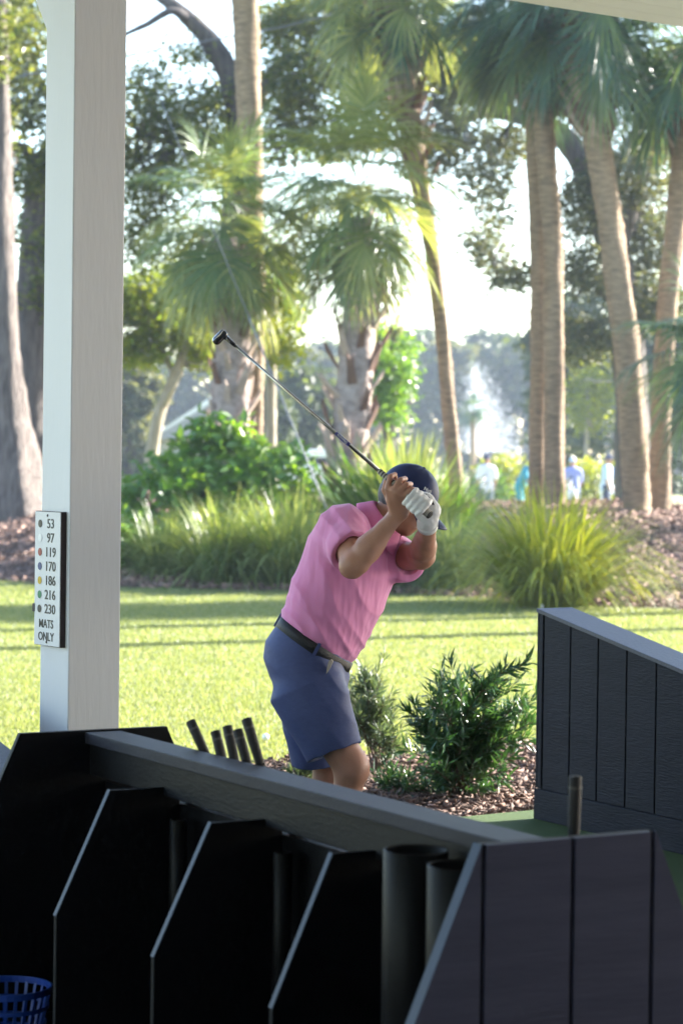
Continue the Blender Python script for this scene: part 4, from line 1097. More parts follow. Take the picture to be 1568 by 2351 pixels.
M['cap'] = pmat('navy_cap', (0.009, 0.021, 0.095), (0.007, 0.016, 0.075), 8, 0.55, 0.15, 60, spec=0.4)
M['thread'] = pmat('white_thread', (0.85, 0.85, 0.88), None, 30, 0.6)
M['glove'] = pmat('white_leather', (0.80, 0.79, 0.78), (0.72, 0.71, 0.71), 30, 0.5, 0.25, 120, bdist=0.003)
M['lining'] = pmat('beige_lining', (0.42, 0.38, 0.33), None, 40, 0.8)
M['hair'] = pmat('grey_hair', (0.12, 0.115, 0.13), (0.035, 0.032, 0.040), 90, 0.55, 0.9, 220, (1, 1, 0.4), bdist=0.006)
M['shoe'] = pmat('white_shoe', (0.7, 0.7, 0.7), None, 8, 0.5)
M['sole'] = pmat('dark_sole', (0.05, 0.05, 0.05), None, 8, 0.7)
M['eye'] = pmat('eye', (0.75, 0.74, 0.72), (0.1, 0.07, 0.05), 60, 0.2)
M['head_black'] = pmat('black_gloss', (0.010, 0.010, 0.012), None, 20, 0.16, spec=0.6, coat=0.6)
M['shaft'] = pmat('shaft_steel', (0.46, 0.44, 0.40), (0.36, 0.34, 0.31), 40, 0.24, metal=1.0)
M['sticker'] = pmat('purple_sticker', (0.035, 0.030, 0.22), None, 20, 0.35)
M['grip_light'] = pmat('pale_grip', (0.42, 0.39, 0.34), (0.36, 0.33, 0.29), 80, 0.7, 0.3, 300)

def G(u, v, dy): return np.array(at(u, v, GD + dy))
base = gnd(770, 2100, 0.034)
man = thing('person', base, 'person in pink polo shirt, navy shorts and cap swinging a golf club', 'person')
Sp = unit(np.array([0.47, 0.0, 0.88])); F0 = unit(np.array([0.88, 0, -0.47])); L0 = np.array([0, 1.0, 0])
def frame(phi):
    p = R(phi)
    return L0 * math.cos(p) + F0 * math.sin(p), F0 * math.cos(p) - L0 * math.sin(p)
def sec(u, v, dy, phi, a, b, hip=0.0):
    l, f = frame(phi)
    if hip:
        q = Matrix.Rotation(hip, 3, Vector((0, 1, 0))); l, f = np.array(q @ Vector(l)), np.array(q @ Vector(f))
    return (G(u, v, dy), l, f, a, b)

# joints
Rsh, Rel, Rwr = G(789, 1212, -0.13), G(811, 1296, -0.35), G(917, 1176, -0.375)
Lsh, Lel, Lwr = G(905, 1278, 0.14), G(968, 1276, -0.10), G(981, 1212, -0.335)
Rhip, Rkn, Ran = G(692, 1560, -0.09), G(808, 1764, -0.15), G(812, 2055, -0.12)
Lhip, Lkn, Lan = G(735, 1560, 0.09), G(757, 1775, 0.14), G(742, 2040, 0.22)
Hc = G(930, 1146, 0.0)
Fh = unit(np.array([0.80, -0.28, -0.53])); Uh = unit(np.array([0, 0, 1.0]) - Fh * Fh[2]); Lh = np.cross(Uh, Fh)
butt, gexit, chead = G(987, 1183, -0.502), G(884, 1092, -0.40), G(518, 774, -0.16)
gd = unit(chead - butt)

# --- body: head, neck, arms, right hand, legs and the hidden trunk, one skin
fb = Field((-0.32, GD - 0.56, 0.03), (0.40, GD + 0.36, 1.72), 0.0043)
fb.ell(Hc + Uh * 0.015, Lh, Fh, Uh, 0.074, 0.093, 0.098, 0.01)
fb.ell(Hc + Fh * 0.030 - Uh * 0.060, Lh, Fh, Uh, 0.056, 0.062, 0.062, 0.03)
fb.ell(Hc + Fh * 0.062 - Uh * 0.092, Lh, Fh, Uh, 0.026, 0.022, 0.018, 0.025)
fb.cone(Hc + Fh * 0.092 + Uh * 0.000, Hc + Fh * 0.112 - Uh * 0.036, 0.008, 0.014, 0.012)
fb.ell(Hc + Fh * 0.088 - Uh * 0.066, Lh, Fh, Uh, 0.024, 0.010, 0.006, 0.006)
fb.ell(Hc + Fh * 0.086 - Uh * 0.076, Lh, Fh, Uh, 0.022, 0.010, 0.006, 0.005)
fb.cone(Hc + Fh * 0.085 + Uh * 0.018 - Lh * 0.04, Hc + Fh * 0.085 + Uh * 0.018 + Lh * 0.04, 0.010, 0.010, 0.012)
for s in (-1, 1):
    fb.ell(Hc + Lh * s * 0.078 - Fh * 0.012 - Uh * 0.015, Lh, Fh, Uh, 0.012, 0.020, 0.032, 0.006)
    fb.ell(Hc + Fh * 0.094 + Lh * s * 0.032 - Uh * 0.005, Lh, Fh, Uh, 0.014, 0.012, 0.010, 0.0, True)
neck0 = G(864, 1216, 0.0)
fb.cone(neck0, Hc - Uh * 0.05 - Fh * 0.015, 0.066, 0.058, 0.03)
fb.loft([sec(712, 1530, 0, 28, 0.15, 0.11), sec(722, 1478, 0, 30, 0.155, 0.11), sec(784, 1340, 0, 38, 0.165, 0.12), sec(825, 1265, 0, 42, 0.15, 0.10), sec(860, 1215, 0, 42, 0.07, 0.06)], 0.03)
def mid(a, b, t): return a + (b - a) * t
# arms with forearm swell and elbow
fb.cone(Rsh, Rel, 0.056, 0.044, 0.03)
fb.cone(Rel, mid(Rel, Rwr, 0.33), 0.0375, 0.0430, 0.02); fb.cone(mid(Rel, Rwr, 0.30), Rwr, 0.0420, 0.0265, 0.02)
fb.ell(Rel + np.array([-0.012, 0.0, -0.012]), (1, 0, 0), (0, 1, 0), (0, 0, 1), 0.034, 0.034, 0.036, 0.02)
fb.cone(mid(Rel, Rwr, 0.12) + np.array([0.012, -0.008, -0.018]), mid(Rel, Rwr, 0.5) + np.array([0.010, -0.008, -0.012]), 0.022, 0.018, 0.03)
fb.cone(Lsh, Lel, 0.056, 0.048, 0.03)
fb.cone(Lel, mid(Lel, Lwr, 0.35), 0.042, 0.043, 0.02); fb.cone(mid(Lel, Lwr, 0.3), Lwr, 0.043, 0.031, 0.02)
# legs
fb.cone(Rhip, Rkn, 0.092, 0.060, 0.03); fb.ell(Rkn + np.array([0.014, -0.005, 0.004]), (1, 0, 0), (0, 1, 0), (0, 0, 1), 0.038, 0.043, 0.054, 0.03)
fb.cone(Rkn + np.array([-0.010, 0, -0.02]), mid(Rkn, Ran, 0.36) + np.array([-0.026, 0, 0]), 0.050, 0.056, 0.03); fb.cone(mid(Rkn, Ran, 0.36) + np.array([-0.022, 0, 0]), Ran, 0.054, 0.034, 0.03)
fb.cone(Lhip, Lkn, 0.092, 0.058, 0.03); fb.ell(Lkn + np.array([0.016, 0, 0]), (1, 0, 0), (0, 1, 0), (0, 0, 1), 0.044, 0.046, 0.052, 0.03)
fb.cone(Lkn + np.array([-0.010, 0, -0.02]), mid(Lkn, Lan, 0.36) + np.array([-0.022, 0, 0]), 0.050, 0.054, 0.03); fb.cone(mid(Lkn, Lan, 0.36) + np.array([-0.02, 0, 0]), Lan, 0.053, 0.034, 0.03)
# right hand: back of the hand to the knuckles, four bent fingers, thumb along the grip
kn = [(890, 1122, -0.425), (903, 1125, -0.440), (913, 1131, -0.446), (926, 1138, -0.444)]; kn = [(a_, b_, c_ - 0.022) for a_, b_, c_ in kn]
pip = [(895, 1095, -0.425), (920, 1101, -0.440), (933, 1112, -0.446), (945, 1123, -0.448)]; pip = [(a_, b_, c_ - 0.022) for a_, b_, c_ in pip]
dip = [(906, 1089, -0.400), (930, 1099, -0.405), (943, 1111, -0.412), (952, 1124, -0.418)]; dip = [(a_, b_, c_ - 0.014) for a_, b_, c_ in dip]
tip = [(908, 1098, -0.380), (926, 1108, -0.380), (936, 1120, -0.385), (944, 1132, -0.395)]
for q in range(4):
    K, P_, D_, T_ = G(*kn[q]), G(*pip[q]), G(*dip[q]), G(*tip[q])
    fb.cone(Rwr + np.array([(-0.014 + 0.009 * q), -0.018, 0.012]), K, 0.020, 0.0125, 0.014)
    fb.cone(K, P_, 0.0112, 0.0100, 0.002); fb.cone(P_, D_, 0.0100, 0.0090, 0.002); fb.cone(D_, T_, 0.0090, 0.0080, 0.002)
fb.cone(G(898, 1152, -0.375), G(884, 1125, -0.385), 0.017, 0.013, 0.014); fb.cone(G(884, 1125, -0.385), G(886, 1102, -0.375), 0.012, 0.010, 0.006)
fb.cone(G(905, 1150, -0.40), Rwr, 0.026, 0.028, 0.02)
fb.warp(lambda X, Y, Z: 0.0012 * np.sin(90 * X + 40 * Z) * np.sin(70 * Y - 50 * Z) )
body = fb.mesh('body', M['skin'], man, 1)
for s in (-1, 1):
    MB().lathe(Vector(Hc + Fh * 0.080 + Lh * s * 0.032 - Uh * 0.005), Vector(Fh), [(0.0001, 0.010), (0.005, 0.0085), (0.009, 0.004), (0.010, -0.003)], 12).build('eye', M['eye'], body, True)

# --- hair round the back and sides below the cap
fh = Field(Hc - 0.16, Hc + 0.16, 0.004)
fh.ell(Hc + Uh * 0.004 - Fh * 0.012, Lh, Fh, Uh, 0.080, 0.094, 0.090, 0.005)
def below(X, Y, Z):
    px, py, pz = X - Hc[0], Y - Hc[1], Z - Hc[2]
    f = px * Fh[0] + py * Fh[1] + pz * Fh[2]; u = px * Uh[0] + py * Uh[1] + pz * Uh[2]
    return np.maximum(np.maximum(f - 0.022 - 0.0 * u, u - 0.05), -(u + 0.085 + 0.5 * (f + 0.05)))
sl, g = fh.sub(Hc - 0.2, Hc + 0.2); fh.d[sl] = np.maximum(fh.d[sl], below(*g))
fh.warp(lambda X, Y, Z: 0.0016 * np.sin(260 * X + 120 * Z) * np.sin(240 * Y - 90 * Z))
fh.mesh('hair', M['hair'], man, 0)

# --- cap
CapC = Hc + Uh * 0.028
fc = Field(Hc - 0.22, Hc + 0.24, 0.0042)
fc.ell(CapC + Uh * 0.006, Lh, Fh, Uh, 0.090, 0.110, 0.100, 0.004)
sl, g = fc.sub(Hc - 0.3, Hc + 0.3)
def above(X, Y, Z):
    return -((X - CapC[0]) * Uh[0] + (Y - CapC[1]) * Uh[1] + (Z - CapC[2]) * Uh[2] + 0.022)
fc.d[sl] = np.maximum(fc.d[sl], above(*g))
fc.ell(CapC - Uh * 0.004, Lh, Fh, Uh, 0.083, 0.103, 0.096, 0.0, True)
fc.warp(lambda X, Y, Z: 0.0010 * np.cos(6 * np.arctan2((X - CapC[0]) * Lh[0] + (Y - CapC[1]) * Lh[1] + (Z - CapC[2]) * Lh[2], (X - CapC[0]) * Fh[0] + (Y - CapC[1]) * Fh[1] + (Z - CapC[2]) * Fh[2])))
capo = fc.mesh('cap', M['cap'], man, 1)
V = []; nU, nV = 21, 8
for top in (0, 1):
    for i in range(nU):
        a = R(-62 + 124 * i / (nU - 1))
        for j in range(nV):
            f = j / (nV - 1)
            root = CapC + Lh * 0.088 * math.sin(a) + Fh * 0.107 * math.cos(a) - Uh * 0.018
            ext = 0.084 * math.cos(a) ** 0.6
            p = root + Fh * ext * f - Uh * (0.010 * f + 0.030 * (math.sin(a) ** 2) * (0.4 + 0.6 * f) + 0.010 * f * f) + Uh * 0.004 * top
            V.append(p)
Q = []
for top in (0, 1):
    for i in range(nU - 1):
        for j in range(nV - 1):
            b = top * nU * nV + i * nV + j
            q = (b, b + 1, b + nV + 1, b + nV)
            Q.append(q if top else q[::-1])
for i in range(nU - 1):
    b = i * nV + nV - 1; o = nU * nV
    Q.append((b, b + nV, b + nV + o, b + o))
link('brim', np_mesh('brim', np.array(V), np.array(Q)), M['cap'], capo, True)
MB().lathe(Vector(CapC + Uh * 0.104), Vector(Uh), [(0.0001, 0.006), (0.005, 0.005), (0.008, 0.001), (0.008, -0.003)], 12).build('button', M['cap'], capo, True)
# stitched lettering on the front of the cap
for ch, az in (('N', 51), ('a', 44.5), ('t', 39.5), ('i', 36.5)):
    a = R(-az)
    nrm = unit(Lh * math.sin(a) / 0.09 + Fh * math.cos(a) / 0.11 + Uh * 0.46 / 0.1)
    pos = CapC + Lh * 0.0905 * 0.885 * math.sin(a) + Fh * 0.111 * 0.885 * math.cos(a) + Uh * 0.056
    rt = unit(np.cross(Uh, nrm)); upv = np.cross(nrm, rt)
    place_text(ch, 0.018, Vector(pos), Vector(rt), Vector(upv), M['thread'], 'cap_lettering', capo, 1.0, 0.003)

# --- shirt
fs = Field((-0.34, GD - 0.46, 0.86), (0.36, GD + 0.38, 1.66), 0.0052)
fs.loft([sec(708, 1502, 0, 30, 0.156, 0.116, 0.10), sec(721, 1482, 0, 30, 0.168, 0.129, 0.10), sec(730, 1464, 0, 31, 0.181, 0.143, 0.09), sec(740, 1444, 0, 32, 0.190, 0.150, 0.06), sec(756, 1408, 0, 34, 0.199, 0.152), sec(784, 1345, 0, 37, 0.206, 0.150), sec(806, 1292, 0, 40, 0.214, 0.142), sec(832, 1240, 0, 42, 0.165, 0.108), sec(850, 1208, 0, 42, 0.088, 0.070), sec(862, 1188, 0, 42, 0.052, 0.050)], 0.02, axis=(0.53, 0, 0.85))
Rsl = G(803, 1262, -0.255); Lsl = mid(Lsh, Lel, 0.52) + np.array([-0.006, 0, -0.022])
fs.cone(G(795, 1228, -0.06), Rsh + np.array([0, 0, 0.0]), 0.085, 0.078, 0.08)
fs.cone(Rsh, Rsl, 0.078, 0.082, 0.04)
fs.cone(G(880, 1265, 0.06), Lsh, 0.080, 0.074, 0.05)
fs.cone(Lsh, Lsl, 0.074, 0.074, 0.04)
# flat sleeve ends and hollow openings
for Sh, El, Sl, r in ((Rsh, Rel, Rsl, 0.082), (Lsh, Lel, Lsl, 0.074)):
    dv = unit(El - Sh) if Sh is Lsh else unit(np.array([0.44, -0.72, -0.46])); e0 = Sl + dv * 0.014
    def half(X, Y, Z, dv=dv, e0=e0, r=r):
        px, py, pz = X - e0[0], Y - e0[1], Z - e0[2]
        ax = px * dv[0] + py * dv[1] + pz * dv[2]
        rad = np.sqrt(np.maximum(px * px + py * py + pz * pz - ax * ax, 0))
        return np.maximum(rad - r * 1.18, -ax)
    fs.blend(half, e0 - 0.13, e0 + 0.13, 0.004, True)
    fs.cone(mid(Sh, El, 0.5), e0 + dv * 0.04, r * 0.62, r * 0.88, 0.0, cut=True)
# pulled creases from armpit and waist
def ridge(q): return np.abs(np.sin(q)) ** 0.7 - 0.6
def folds(X, Y, Z):
    # gathers above the belt, long pulls from the waist to the front armpit, creases round the sleeve
    a = X * 0.86 + Z * 0.5
    w = 0.0080 * ridge(a * 58 + 1.6 * np.sin(Z * 13 + Y * 7)) * np.exp(-((Z - 1.03 - 0.5 * (-0.05 - X)) / 0.07) ** 2)
    pull = (Z * 0.62 + X * 0.80)
    w2 = 0.0075 * ridge(pull * 26 + 1.1 * np.sin(X * 9 - Z * 5) + 0.8 * np.sin(Y * 11)) * np.exp(-((Z - 1.17) / 0.13) ** 2)
    arm = (Z * 0.45 + X * 0.9)
    w3 = 0.0085 * ridge(arm * 52 + 1.3 * np.sin(Z * 17 + 1)) * np.exp(-((Z - 1.45) / 0.09) ** 2 - ((X - 0.02) / 0.13) ** 2) * sstep((GD - 0.02 - Y) / 0.12)
    return w + w2 + w3
fs.warp(folds)
shirt = fs.mesh('polo_shirt', M['shirt'], man, 1)
# collar: a folded band round the neck
nk = unit(np.array([0.74, -0.16, 0.62])); cen = G(877, 1200, -0.015)
ca = np.array([0, 1.0, 0]); ca = unit(ca - nk * ca.dot(nk)); cb = np.cross(ca, nk)   # cb: towards the throat
if cb[2] > 0: cb = -cb
Vc = []; n1 = 40
for rr, hh in ((0.066, -0.012), (0.070, 0.022), (0.075, 0.029), (0.083, 0.022), (0.106, -0.020), (0.110, -0.028), (0.105, -0.032), (0.086, -0.006)):
    for k in range(n1):
        a = R(16 + 328 * k / (n1 - 1))            # open at the throat
        dirv = cb * math.cos(a) + ca * math.sin(a)
        pt = max(0, math.cos(a)) ** 2
        Vc.append(cen + dirv * rr * (1.02 + 0.10 * pt * (rr > 0.09)) + nk * (hh - (0.012 * pt if hh < 0 else 0)))
Qc = [(r * n1 + k, r * n1 + k + 1, (r + 1) * n1 + k + 1, (r + 1) * n1 + k) for r in range(7) for k in range(n1 - 1)]
link('collar', np_mesh('collar', np.array(Vc), np.array(Qc)), M['collar'], shirt, True)

# --- shorts
fp = Field((-0.36, GD - 0.34, 0.50), (0.20, GD + 0.36, 1.14), 0.0052)
psec = sec
fp.loft([psec(688, 1600, 0, 26, 0.140, 0.125), psec(697, 1572, 0, 26, 0.178, 0.172), psec(705, 1537, 0, 27, 0.184, 0.178, 0.04), psec(714, 1504, 0, 28, 0.178, 0.158, 0.08), psec(724, 1478, 0, 30, 0.174, 0.140, 0.10), psec(729, 1467, 0, 30, 0.173, 0.139, 0.10)], 0.02, axis=(0.556, 0, 0.831))
Rhem, Lhem = G(769, 1728, -0.135), G(716, 1750, 0.115)
lx = np.array([0, 1.0, 0])
def legsec(u, v, dy, a, b, tilt): 
    f = unit(np.array([math.cos(tilt), 0, math.sin(tilt)])); return (G(u, v, dy), lx, f, a, b)
fp.loft([legsec(769, 1729, -0.135, 0.098, 0.104, 0.22), legsec(752, 1690, -0.128, 0.100, 0.110, 0.2), legsec(728, 1635, -0.115, 0.104, 0.126, 0.1), legsec(704, 1580, -0.097, 0.102, 0.132, 0.0), legsec(696, 1530, -0.075, 0.080, 0.095, 0.0)][::-1], 0.03, n=2.1)
fp.loft([legsec(722, 1754, 0.115, 0.098, 0.084, 0.22), legsec(720, 1700, 0.110, 0.100, 0.100, 0.15), legsec(716, 1635, 0.10, 0.104, 0.118, 0.1), legsec(712, 1580, 0.09, 0.102, 0.128, 0.0), legsec(708, 1530, 0.075, 0.08, 0.095, 0.0)][::-1], 0.03, n=2.1)
fp.cone(G(772, 1736, -0.135), G(757, 1700, -0.130), 0.094, 0.088, 0.0, flat=(0, 0, 1), fk=1.0, cut=True)
fp.cone(G(724, 1764, 0.115), G(722, 1722, 0.112), 0.080, 0.076, 0.0, cut=True)
def pfold(X, Y, Z):
    d = Z * 0.80 + X * 0.55
    w = 0.0066 * ridge(d * 40 + 1.6 * np.sin(X * 13 - Z * 6 + Y * 8)) * np.exp(-((Z - 0.86) / 0.10) ** 2) * sstep((X + 0.15) / 0.16)
    w2 = 0.0050 * ridge((Z * 0.5 + X) * 30 + 1.2 * np.sin(Z * 9)) * np.exp(-((Z - 0.68) / 0.12) ** 2)
    return w + w2
fp.warp(pfold)
shorts = fp.mesh('shorts', M['shorts'], man, 1)
# --- belt and loops
def band(u0, v0, u1, v1, grow, name, mat):
    c0, l0, f0, a0, b0 = sec(u0, v0, 0, 29, 0.1765, 0.145, 0.10); c1, l1, f1, a1, b1 = sec(u1, v1, 0, 30, 0.1755, 0.1425, 0.10)
    Vb = []; nn = 64
    for c, l, f, a, b, gr in ((c0, l0, f0, a0, b0, -0.006), (c0, l0, f0, a0, b0, grow), (c1, l1, f1, a1, b1, grow), (c1, l1, f1, a1, b1, -0.006)):
        for k in range(nn):
            t = 2 * math.pi * k / nn; cs, sn = math.cos(t), math.sin(t)
            q = (abs(cs) ** 2.2 + abs(sn) ** 2.2) ** (-1 / 2.2)
            Vb.append(c + l * (a + gr) * cs * q + f * (b + gr) * sn * q)
    Qb = [(r * nn + k, r * nn + (k + 1) % nn, (r + 1) * nn + (k + 1) % nn, (r + 1) * nn + k) for r in range(3) for k in range(nn)]
    return link(name, np_mesh(name, np.array(Vb), np.array(Qb)), mat, man, True)
belt = band(717, 1491, 728, 1469, 0.003, 'belt', M['belt'])
for az in (236, 142, 290):
    c, l, f, a, b = sec(722.5, 1480, 0, 29.5, 0.1815, 0.1495, 0.10); t = R(az)
    cs, sn = math.cos(t), math.sin(t); q = (abs(cs) ** 2.2 + abs(sn) ** 2.2) ** (-1 / 2.2)
    p = Vector(c + l * a * cs * q + f * b * sn * q); nv = Vector(unit(l * cs + f * sn)); tv = Vector(Sp).cross(nv)
    MB().box(p, tv * 0.006, nv * 0.003, Vector(Sp) * 0.027).build('belt_loop', M['shorts'], shorts)
# pale pocket lining showing, pocket seams
pk = Vector(G(757, 1528, -0.186))
MB().prism([pk + Vector(q) for q in ((-0.012, 0, -0.030), (0.002, 0, -0.008), (0.011, 0, 0.014), (0.005, 0, 0.022), (-0.004, 0, 0.016), (-0.008, 0, 0.0))], (0.002, 0.02, 0)).build('pocket_lining', M['lining'], shorts)
# --- shoes
for An, toe in ((Ran, np.array([0.17, -0.03, 0])), (Lan, np.array([0.17, 0.02, 0]))):
    ff = Field(np.array([An[0] - 0.12, An[1] - 0.12, 0.0]), np.array([An[0] + 0.30, An[1] + 0.14, 0.20]), 0.006)
    hl = np.array([An[0] - 0.03, An[1], 0.075]); 
    ff.cone(hl, hl + toe * 0.6, 0.044, 0.042, 0.02, flat=(0, 0, 1), fk=1.1); ff.cone(hl + toe * 0.6, hl + toe * 1.05 - np.array([0, 0, 0.012]), 0.042, 0.030, 0.02)
    ff.cone(hl + np.array([0.01, 0, 0.02]), np.array([An[0], An[1], 0.115]), 0.042, 0.042, 0.02)
    so = ff.mesh('shoe', M['shoe'], man, 1)
    MB().prism([Vector((hl[0] + q[0], hl[1] + q[1], 0.036)) for q in ((-0.05, -0.035), (0.08, -0.05), (0.20, -0.035), (0.215, 0), (0.20, 0.035), (0.08, 0.045), (-0.05, 0.035))], (0, 0, 0.018)).build('sole', M['sole'], so)

# --- left hand in its white glove
gl = Field(G(969, 1165, -0.42) - 0.14, G(969, 1165, -0.42) + 0.14, 0.0036)
n1 = unit(np.array([0.66, 0.0, 0.75])); cm = np.array([0, -1.0, 0.0])
for q in range(4):
    c = butt + gd * (0.036 + 0.0205 * q)
    r = (0.0118, 0.0124, 0.0122, 0.0108)[q]
    a0, a1, a2, a3 = c + n1 * 0.034 + cm * -0.004, c + n1 * 0.022 + cm * 0.020, c - n1 * 0.006 + cm * 0.026, c - n1 * 0.026 + cm * 0.004
    gl.cone(a0, a1, r, r, 0.003); gl.cone(a1, a2, r, r * 0.97, 0.003); gl.cone(a2, a3, r * 0.97, r * 0.9, 0.003)
gl.cone(G(978, 1150, -0.40), G(990, 1172, -0.41), 0.030, 0.030, 0.012)
gl.cone(G(968, 1146, -0.39), G(983, 1190, -0.40), 0.026, 0.030, 0.012)
gl.cone(G(990, 1172, -0.41), G(981, 1198, -0.375), 0.027, 0.035, 0.02)
gl.cone(G(978, 1186, -0.415), G(966, 1180, -0.42), 0.024, 0.022, 0.012)
gl.cone(G(948, 1142, -0.40), G(938, 1136, -0.40), 0.014, 0.012, 0.008)
gl.cone(butt - gd * 0.05, butt + gd * 0.016, 0.0205, 0.0185, 0.0, cut=True)
gl.warp(lambda X, Y, Z: 0.0009 * np.sin(330 * X + 210 * Z) * np.sin(200 * Z - 150 * X + 120 * Y))
gv = gl.mesh('glove', M['glove'], man, 1)
MB().tube([Vector(Lwr + (G(981, 1198, -0.375) - Lwr) * 0.25), Vector(Lwr + (G(981, 1198, -0.375) - Lwr) * 0.9)], [0.0365, 0.0375], 22).build('cuff', M['glove'], gv, True)
pz = [Vector(G(977, 1133, -0.438)), Vector(G(984, 1140, -0.440)), Vector(G(994, 1152, -0.440)), Vector(G(997, 1159, -0.438)), Vector(G(992, 1159, -0.440)), Vector(G(984, 1147, -0.444))]
MB().prism(pz, (0, 0.02, 0)).build('glove_opening', M['sign_edge'], gv)

# --- the club he swings
cl = thing('golf_club', Vector(butt), 'golf club swung by the golfer: steel shaft, black hybrid head, pale banded grip', 'golf club', 'clubs')
Bv, Gv, Cv, dg = Vector(butt), Vector(gexit), Vector(chead), Vector(gd)
grp = MB().tube([Bv, Bv + dg * 0.02, Bv + dg * 0.12, Bv + dg * 0.245], [0.0148, 0.0142, 0.0125, 0.0098], 18).build('grip', M['grip_light'], cl, True)
MB().lathe(Bv, -dg, [(0.0001, 0.004), (0.010, 0.0035), (0.0143, 0.001), (0.0155, -0.003)], 18).build('butt_cap', M['grip'], grp, True)
for k in range(7):
    c = Bv + dg * (0.168 + 0.0115 * k); rr = 0.01165 - 0.00026 * k
    MB().tube([c - dg * 0.0022, c + dg * 0.0022], [rr + 0.0004, rr + 0.0002], 16, False).build('grip_band', M['grip'], grp, True)
tip_ = Cv
MB().tube([Bv + dg * 0.24, Bv + dg * 0.6, tip_ - dg * 0.045], [0.0070, 0.0058, 0.0048], 12).build('shaft', M['shaft'], cl, True)
Ltot = (tip_ - Bv).length
s0, s1_ = Bv + dg * 0.385, Bv + dg * 0.46
stk = MB().tube([s0, s0 + dg * 0.006, s1_ - dg * 0.006, s1_], [0.0055, 0.0072, 0.0070, 0.0052], 12, False).build('shaft_label', M['sticker'], cl, True)
toC = (Vector((0, 0, CAM_H)) - s0); toC = (toC - dg * toC.dot(dg)).normalized()
place_text('Diamana', 0.0135, (s0 + s1_) / 2 + toC * 0.0074, dg, toC.cross(dg), M['thread'], 'shaft_lettering', stk, 1.0, 0.0003)
# head: hosel, rounded body and a flat face
sd = toC.cross(dg).normalized()
MB().tube([tip_ - dg * 0.052, tip_ - dg * 0.02, tip_ + dg * 0.008], [0.0068, 0.0078, 0.010], 14).build('hosel', M['head_black'], cl, True)
fhd = Field(np.array(tip_) - 0.11, np.array(tip_) + 0.11, 0.003)
dn = unit(np.array([-0.62, -0.1, -0.70])); 
hc = np.array(tip_) + gd * 0.006
fhd.cone(hc + np.array([0.0, 0.0, 0.006]), hc + np.array([-0.026, 0.0, -0.016]), 0.012, 0.016, 0.008)
fhd.cone(hc + np.array([-0.008, 0.0, 0.012]), hc + np.array([-0.030, 0.02, -0.014]), 0.010, 0.014, 0.010)
fhd.mesh('club_head', M['head_black'], cl, 1)
MB().prism([Vector(hc) + Vector(q) for q in ((0.000, -0.014, 0.024), (-0.016, -0.016, 0.012), (-0.043, -0.014, -0.022), (-0.036, -0.017, -0.016), (-0.012, -0.018, 0.004))], (0.0, 0.004, 0.0)).build('face_plate', M['steel'], cl)
# ------------------------------------------------------------------ people across the bank
def cloth(name, c): return pmat(name, c, tuple(x * 0.85 for x in c), 6, 0.8)
def small_person(u, y, label, shirt, trousers, hat, facing=0.0, bend=0.0, height=1.74, arm=(0.1, 0.1)):
    b = at(u, 1060, y); b.z = 0; b = np.array(b)
    t = thing('person', Vector(b), label, 'person', 'people practising beyond the bank')
    k = height / 1.75
    fd = np.array([math.sin(facing), -math.cos(facing), 0]); sd_ = np.array([-fd[1], fd[0], 0]); up = np.array([0, 0, 1.0])
    hip = b + up * 0.92 * k; ch = hip + (up * math.cos(bend) + fd * math.sin(bend)) * 0.48 * k; sp = unit(ch - hip)
    hd = ch + unit(sp + fd * bend * 0.4) * 0.25 * k + fd * 0.02
    lo, hi = b - np.array([0.75, 0.75, 0.0]), b + np.array([0.75, 0.75, 1.95])
    f = Field(lo, hi, 0.016)
    f.ell(hd, sd_, fd, up, 0.080 * k, 0.098 * k, 0.118 * k, 0.01); f.cone(hd + fd * 0.09 - up * 0.01, hd + fd * 0.105 - up * 0.03, 0.014, 0.016, 0.01)
    f.cone(ch + sp * 0.05, hd - up * 0.06, 0.062, 0.055, 0.03)
    f.cone(hip, ch, 0.11, 0.12, 0.03)
    hands = []
    for s, a in zip((-1, 1), arm):
        sh = ch + sd_ * s * 0.19 * k - sp * 0.02; el = sh - up * 0.27 * k + fd * (a * 0.3) + sd_ * s * 0.05; wr = el - up * 0.20 * k * (1 - a) + fd * (0.05 + a * 0.25) - sd_ * s * 0.04
        f.cone(sh, el, 0.052, 0.042, 0.02); f.cone(el, wr, 0.042, 0.030, 0.02); f.cone(wr, wr + unit(wr - el) * 0.09, 0.034, 0.028, 0.01)
        hp = hip + sd_ * s * 0.09 * k; kn_ = hp - up * 0.43 * k + fd * 0.02; an = b + sd_ * s * 0.11 + up * 0.08
        f.cone(hp, kn_, 0.085, 0.058, 0.03); f.cone(kn_, an, 0.056, 0.038, 0.02); f.cone(an - up * 0.035, an + fd * 0.15 - up * 0.04, 0.042, 0.034, 0.02)
        hands.append((sh, el, kn_, an, hp))
    f.mesh('body', M['skin_far'], t, 1)
    f = Field(lo, hi, 0.016)
    f.cone(hip - up * 0.03, ch, 0.150 * k, 0.135 * k, 0.05, flat=sd_, fk=0.82); f.cone(ch - sd_ * 0.13, ch + sd_ * 0.13, 0.105, 0.105, 0.05)
    for (sh, el, kn_, an, hp) in hands: f.cone(sh, sh + (el - sh) * 0.75, 0.075, 0.068, 0.03)
    f.mesh('shirt', shirt, t, 1)
    f = Field(lo, hi, 0.016)
    for (sh, el, kn_, an, hp) in hands: f.cone(hp + up * 0.04, kn_, 0.105, 0.085, 0.04); f.cone(kn_, an, 0.085, 0.065, 0.03)
    f.mesh('trousers', trousers, t, 1)
    f = Field(lo, hi, 0.012)
    f.ell(hd + up * 0.045, sd_, fd, up, 0.088 * k, 0.106 * k, 0.085 * k, 0.01); f.cone(hd + fd * 0.09 + up * 0.04, hd + fd * 0.16 + up * 0.03, 0.055, 0.045, 0.02, flat=up, fk=4.0)
    f.mesh('cap', hat, t, 1)
    return t
